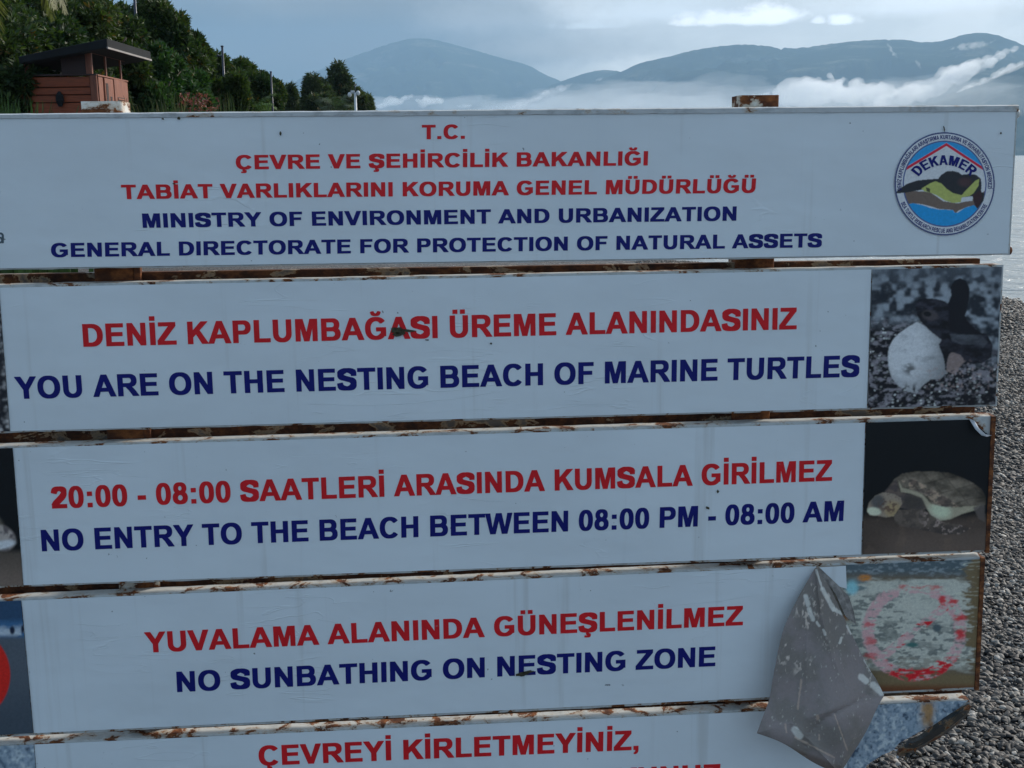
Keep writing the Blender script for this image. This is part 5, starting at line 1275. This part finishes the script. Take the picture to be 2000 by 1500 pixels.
# ---------------------------------------------------------------- lamp posts and camera pole
M_navy = m_plain('navy_pole_paint', (0.012, 0.020, 0.045), 0.4, 0.2, 4); M_white = m_plain('white_paint', (0.55, 0.58, 0.60), 0.4, 0.1, 5)
def lamp(px, topy, dist, label, r_=0.07, fixture=False):
    t = at_dist(px, topy, dist); root = empty('lamp_post', (t.x, t.y, 0), label, 'lamp post', 'dark lamp posts along the promenade')
    tube_obj('pole', [(t.x, t.y, -0.05), (t.x, t.y, t.z * .6), (t.x, t.y, t.z)], [r_ * 1.15, r_, r_ * 0.85], M_navy, root, 12)
    box_obj('cap', (t.x - r_, t.x + r_, t.y - r_, t.y + r_, t.z, t.z + 0.05), M_navy, root, 0.01)
    bm = bmesh.new(); bm_box(bm, t.x - .16, t.x + .16, t.y - .16, t.y + .16, -0.06, 0.03); link('base_plate', bm_done(bm, 'base_plate', 0.01), M_navy, root)
    if fixture:
        z = at_dist(px, topy + 18, dist).z
        tube_obj('arm', [(t.x, t.y, z), (t.x - .16, t.y, z + .02)], [0.025, 0.025], M_navy, root, 8)
        bm = bmesh.new(); bm_box(bm, -.13, .10, -.07, .07, -.035, .045, M=Matrix.Translation((t.x - .22, t.y, z)) @ Matrix.Rotation(math.radians(-28), 4, 'Y'))
        link('lamp_head', bm_done(bm, 'lamp_head', 0.02, 2), M_navy, root)
    return root
lamp(258, -70, 30.5, 'tallest lamp post, rising out of the frame above the hedge', 0.038)
lamp(434, 92, 42.5, 'lamp post with a small dark floodlight on its left side', 0.045, True)
lamp(529, 142, 44, 'plain dark lamp post at the end of the hedge', 0.038)
t = at_dist(693, 163, 66); root = empty('camera_pole', (t.x, t.y, 0), 'white security camera pole in front of the eucalyptus trees', 'pole')
zc = at_dist(693, 181, 66).z
tube_obj('pole', [(t.x, t.y, -0.05), (t.x, t.y, zc)], [0.085, 0.07], M_white, root, 10)
tube_obj('antenna', [(t.x, t.y, zc), (t.x, t.y, t.z)], [0.03, 0.02], M_navy, root, 8)
tube_obj('arm', [(t.x - .30, t.y, zc - .02), (t.x + .22, t.y, zc - .02)], [0.03, 0.03], M_white, root, 8)
for dx, dz in ((-0.30, -0.10), (0.16, -0.02)):
    bm = bmesh.new(); bmesh.ops.create_uvsphere(bm, u_segments=12, v_segments=8, radius=0.11)
    for v in bm.verts: v.co = Vector((v.co.x, v.co.y, v.co.z * 1.2)) + Vector((t.x + dx, t.y, zc + dz))
    me = bm_done(bm, 'camera_dome'); smooth(me); link('camera_dome', me, M_white, root)
bm = bmesh.new(); bm_box(bm, t.x - 0.24, t.x - .02, t.y - .08, t.y + .08, zc + .0, zc + .11); link('camera_housing', bm_done(bm, 'camera_housing', 0.015), M_white, root)

# ---------------------------------------------------------------- wooden lifeguard hut
HY = 22.0
def atY(px, py, Y_): r = ray(px, py); return CAMP + r * (Y_ / r.y)
xl, xr = atY(42, 185, HY).x, atY(191, 185, HY).x
zt = atY(115, 149, HY).z; zb = atY(115, 222, HY).z - 0.12; HYB = HY + 1.9
M_w = m_wood('stained_planks', (0.22, 0.046, 0.012), 0.0, 'x'); M_wv = m_wood('stained_posts', (0.185, 0.058, 0.030), 3.0, 'z'); M_wr = m_wood('sun_painted_planks', (0.26, 0.095, 0.055), 5.0, 'z'); M_dk = m_wood('dark_stained_wood', (0.030, 0.011, 0.008), 2.0, 'x')  # M_wr: paler copy for the right side, sunlight put into its colour
M_roof = m_plain('black_roof_felt', (0.006, 0.008, 0.010), 0.95, 0.3, 5); M_pale = m_plain('pale_board', (0.30, 0.27, 0.25), 0.6, 0.15, 3)
hut = empty('lifeguard_hut', ((xl + xr) / 2, HY + 1, 0), 'raised reddish wooden hut with a black sloping roof', 'hut')
pw = 0.09
zs = [zt, atY(115, 170.5, HY).z, atY(115, 185.5, HY).z, atY(115, 200.5, HY).z, zb]
for k in range(4):
    box_obj('plank', (xl + pw, xr - 0.13, HY + 0.02, HY + 0.06, zs[k + 1] + 0.008, zs[k] - 0.008), M_w, hut, 0.008)
    box_obj('plank', (xl + 0.02, xl + 0.06, HY + 0.1, HYB, zs[k + 1] + 0.008, zs[k] - 0.008), M_w, hut, 0.008)
    box_obj('plank', (xl + pw, xr - 0.13, HYB - 0.02, HYB + 0.02, zs[k + 1] + 0.008, zs[k] - 0.008), M_w, hut, 0.008)
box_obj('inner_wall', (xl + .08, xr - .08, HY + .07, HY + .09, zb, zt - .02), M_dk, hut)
box_obj('corner_post', (xl, xl + pw, HY, HY + .09, zb - .3, zt + 0.01), M_wv, hut, 0.008)
box_obj('corner_post', (xr - .125, xr, HY - .01, HY + .1, zb - .3, zt + 0.02), M_wv, hut, 0.008)
box_obj('sill', (xl + .02, xr, HY - .02, HY + .10, zt + .01, zt + .035), M_dk, hut)
# right side wall: framed panels with gaps
px2y = lambda px: HY * 1.0 * (1000 - 191) / (1000 - px)
def side_piece(name, p0, p1, ztop, zbot, proud, mat=M_wr):
    return box_obj(name, (xr - 0.05, xr + proud, px2y(p0), px2y(p1), zbot, ztop), mat, hut, 0.006)
side_piece('side_panel', 192, 203, zt + .005, zb, 0.0)
side_piece('side_panel', 204.5, 221, zt - .01, zb, 0.02); side_piece('side_panel', 222, 243, zt - .0, zb, 0.03); side_piece('side_panel', 244, 251, zt + .0, zb, 0.0)
side_piece('side_slot', 206, 210.5, zt - .10, zb, 0.027, M_dk); side_piece('side_slot', 213.5, 217, zt - .33, zt - .66, 0.027, M_dk)
for k in range(6): side_piece('louvre', 227, 240, zt - .34 - k * .065, zt - .375 - k * .065, 0.044, M_wr)
side_piece('side_slot', 226.5, 240.5, zt - .32, zt - .76, 0.034, M_dk)
side_piece('side_rail', 192, 251, zt + .03, zt + .0, 0.02)
# upper posts and beams
zr_r = atY(178, 101, HY).z; zr_l = atY(57, 122, HY).z
box_obj('upper_post', (xl + .08, xl + .17, HY + .02, HY + .1, zt, zr_l + .05), M_wv, hut, .006)
box_obj('upper_post', (xr - .19, xr - .1, HY + .02, HY + .1, zt, zr_r + .05), M_wv, hut, .006)
x0d, x1d = atY(117, 125, HY).x, xr - .19
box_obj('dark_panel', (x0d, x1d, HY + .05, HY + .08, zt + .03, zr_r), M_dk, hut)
for a, b_ in ((60, 86), (91, 118)):
    za, zb2 = atY(a, 127 + (a - 60) * .10, HYB).z, atY(b_, 129 + (b_ - 60) * .14, HYB).z
    xa, xb = atY(a, 130, HYB).x, atY(b_, 130, HYB).x
    bm = bmesh.new(); v1 = [bm.verts.new(c_) for c_ in ((xa, HYB, za - .09), (xb, HYB, zb2 - .09), (xb, HYB, zb2 + .05), (xa, HYB, za + .05))]; v2 = [bm.verts.new((v.co.x, HYB + .04, v.co.z)) for v in v1]
    bm.faces.new(v1); bm.faces.new(v2[::-1])
    for j in range(4): bm.faces.new((v1[j], v2[j], v2[(j + 1) % 4], v1[(j + 1) % 4]))
    link('back_board', bm_done(bm, 'back_board'), M_pale, hut)
for p in (179.5, 209, 238):
    y_ = HY * (1000 - 181) / (1000 - p) if p > 181 else HY + .02
    box_obj('mullion', (xr - .105, xr - .075, y_, y_ + .05, zt, zr_r + .0), M_wr, hut)
box_obj('side_beam', (xr - .16, xr - .06, HY + .02, HYB, zr_r - .02, zr_r + .10), M_wv, hut, .006)
# roof: mono-pitch slab rising to the right
xa, xb = atY(36, 110, HY - .25).x, atY(209, 80, HY - .25).x
z_l = atY(40, 124, HY - .25).z; z_r = atY(209, 93, HY - .25).z; th = 0.16
bm = bmesh.new()
c_ = [(xa, z_l), (xb, z_r)]
vv = []
for y_ in (HY - .25, HYB + .45):
    vv.append([bm.verts.new((xa, y_, z_l)), bm.verts.new((xb, y_, z_r)), bm.verts.new((xb, y_, z_r + th)), bm.verts.new((xa, y_, z_l + th * .75))])
bm.faces.new(vv[0]); bm.faces.new(vv[1][::-1])
for j in range(4): bm.faces.new((vv[0][j], vv[1][j], vv[1][(j + 1) % 4], vv[0][(j + 1) % 4]))
link('roof', bm_done(bm, 'roof', 0.01), M_roof, hut)
box_obj('fascia_trim', (xb - .01, xb + .015, HY - .26, HYB + .45, z_r - .02, z_r + .012), M_pale, hut)
bm = bmesh.new(); n_ = 8
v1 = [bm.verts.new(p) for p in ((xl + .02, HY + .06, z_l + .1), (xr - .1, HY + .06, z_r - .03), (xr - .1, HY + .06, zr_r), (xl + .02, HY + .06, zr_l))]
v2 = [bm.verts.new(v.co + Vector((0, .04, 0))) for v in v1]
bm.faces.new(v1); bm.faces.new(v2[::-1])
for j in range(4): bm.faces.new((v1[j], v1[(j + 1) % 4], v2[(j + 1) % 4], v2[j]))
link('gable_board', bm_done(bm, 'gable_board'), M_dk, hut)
box_obj('floor', (xl - .1, xr + .1, HY - .1, HYB + .1, zb - .12, zb), M_w, hut)
for x_ in (xl + .05, xr - .05):
    for y_ in (HY + .05, HYB - .05): box_obj('leg', (x_ - .06, x_ + .06, y_ - .06, y_ + .06, -0.05, zb - .12), M_wv, hut, .008)
p = atY(118, 194, HY)
bm = bmesh.new(); tube_bm(bm, [(p.x, HY - .03, p.z - .13), (p.x, HY - .03, p.z - .02), (p.x, HY - .03, p.z + .06), (p.x, HY - .03, p.z + .14)], [.035, .075, .07, .02], 10)
me = bm_done(bm, 'wall_lantern'); link('wall_lantern', me, M_roof, hut)
# pale low wall behind the left edge of the top board
p = at_dist(22, 207, 30)
box_obj('garden_wall', (p.x - 4, p.x + .35, p.y, p.y + .25, -0.05, p.z), M_pale).name = 'garden_wall'
tag(bpy.data.objects['garden_wall'], 'low pale rendered wall beside the hut', 'wall')
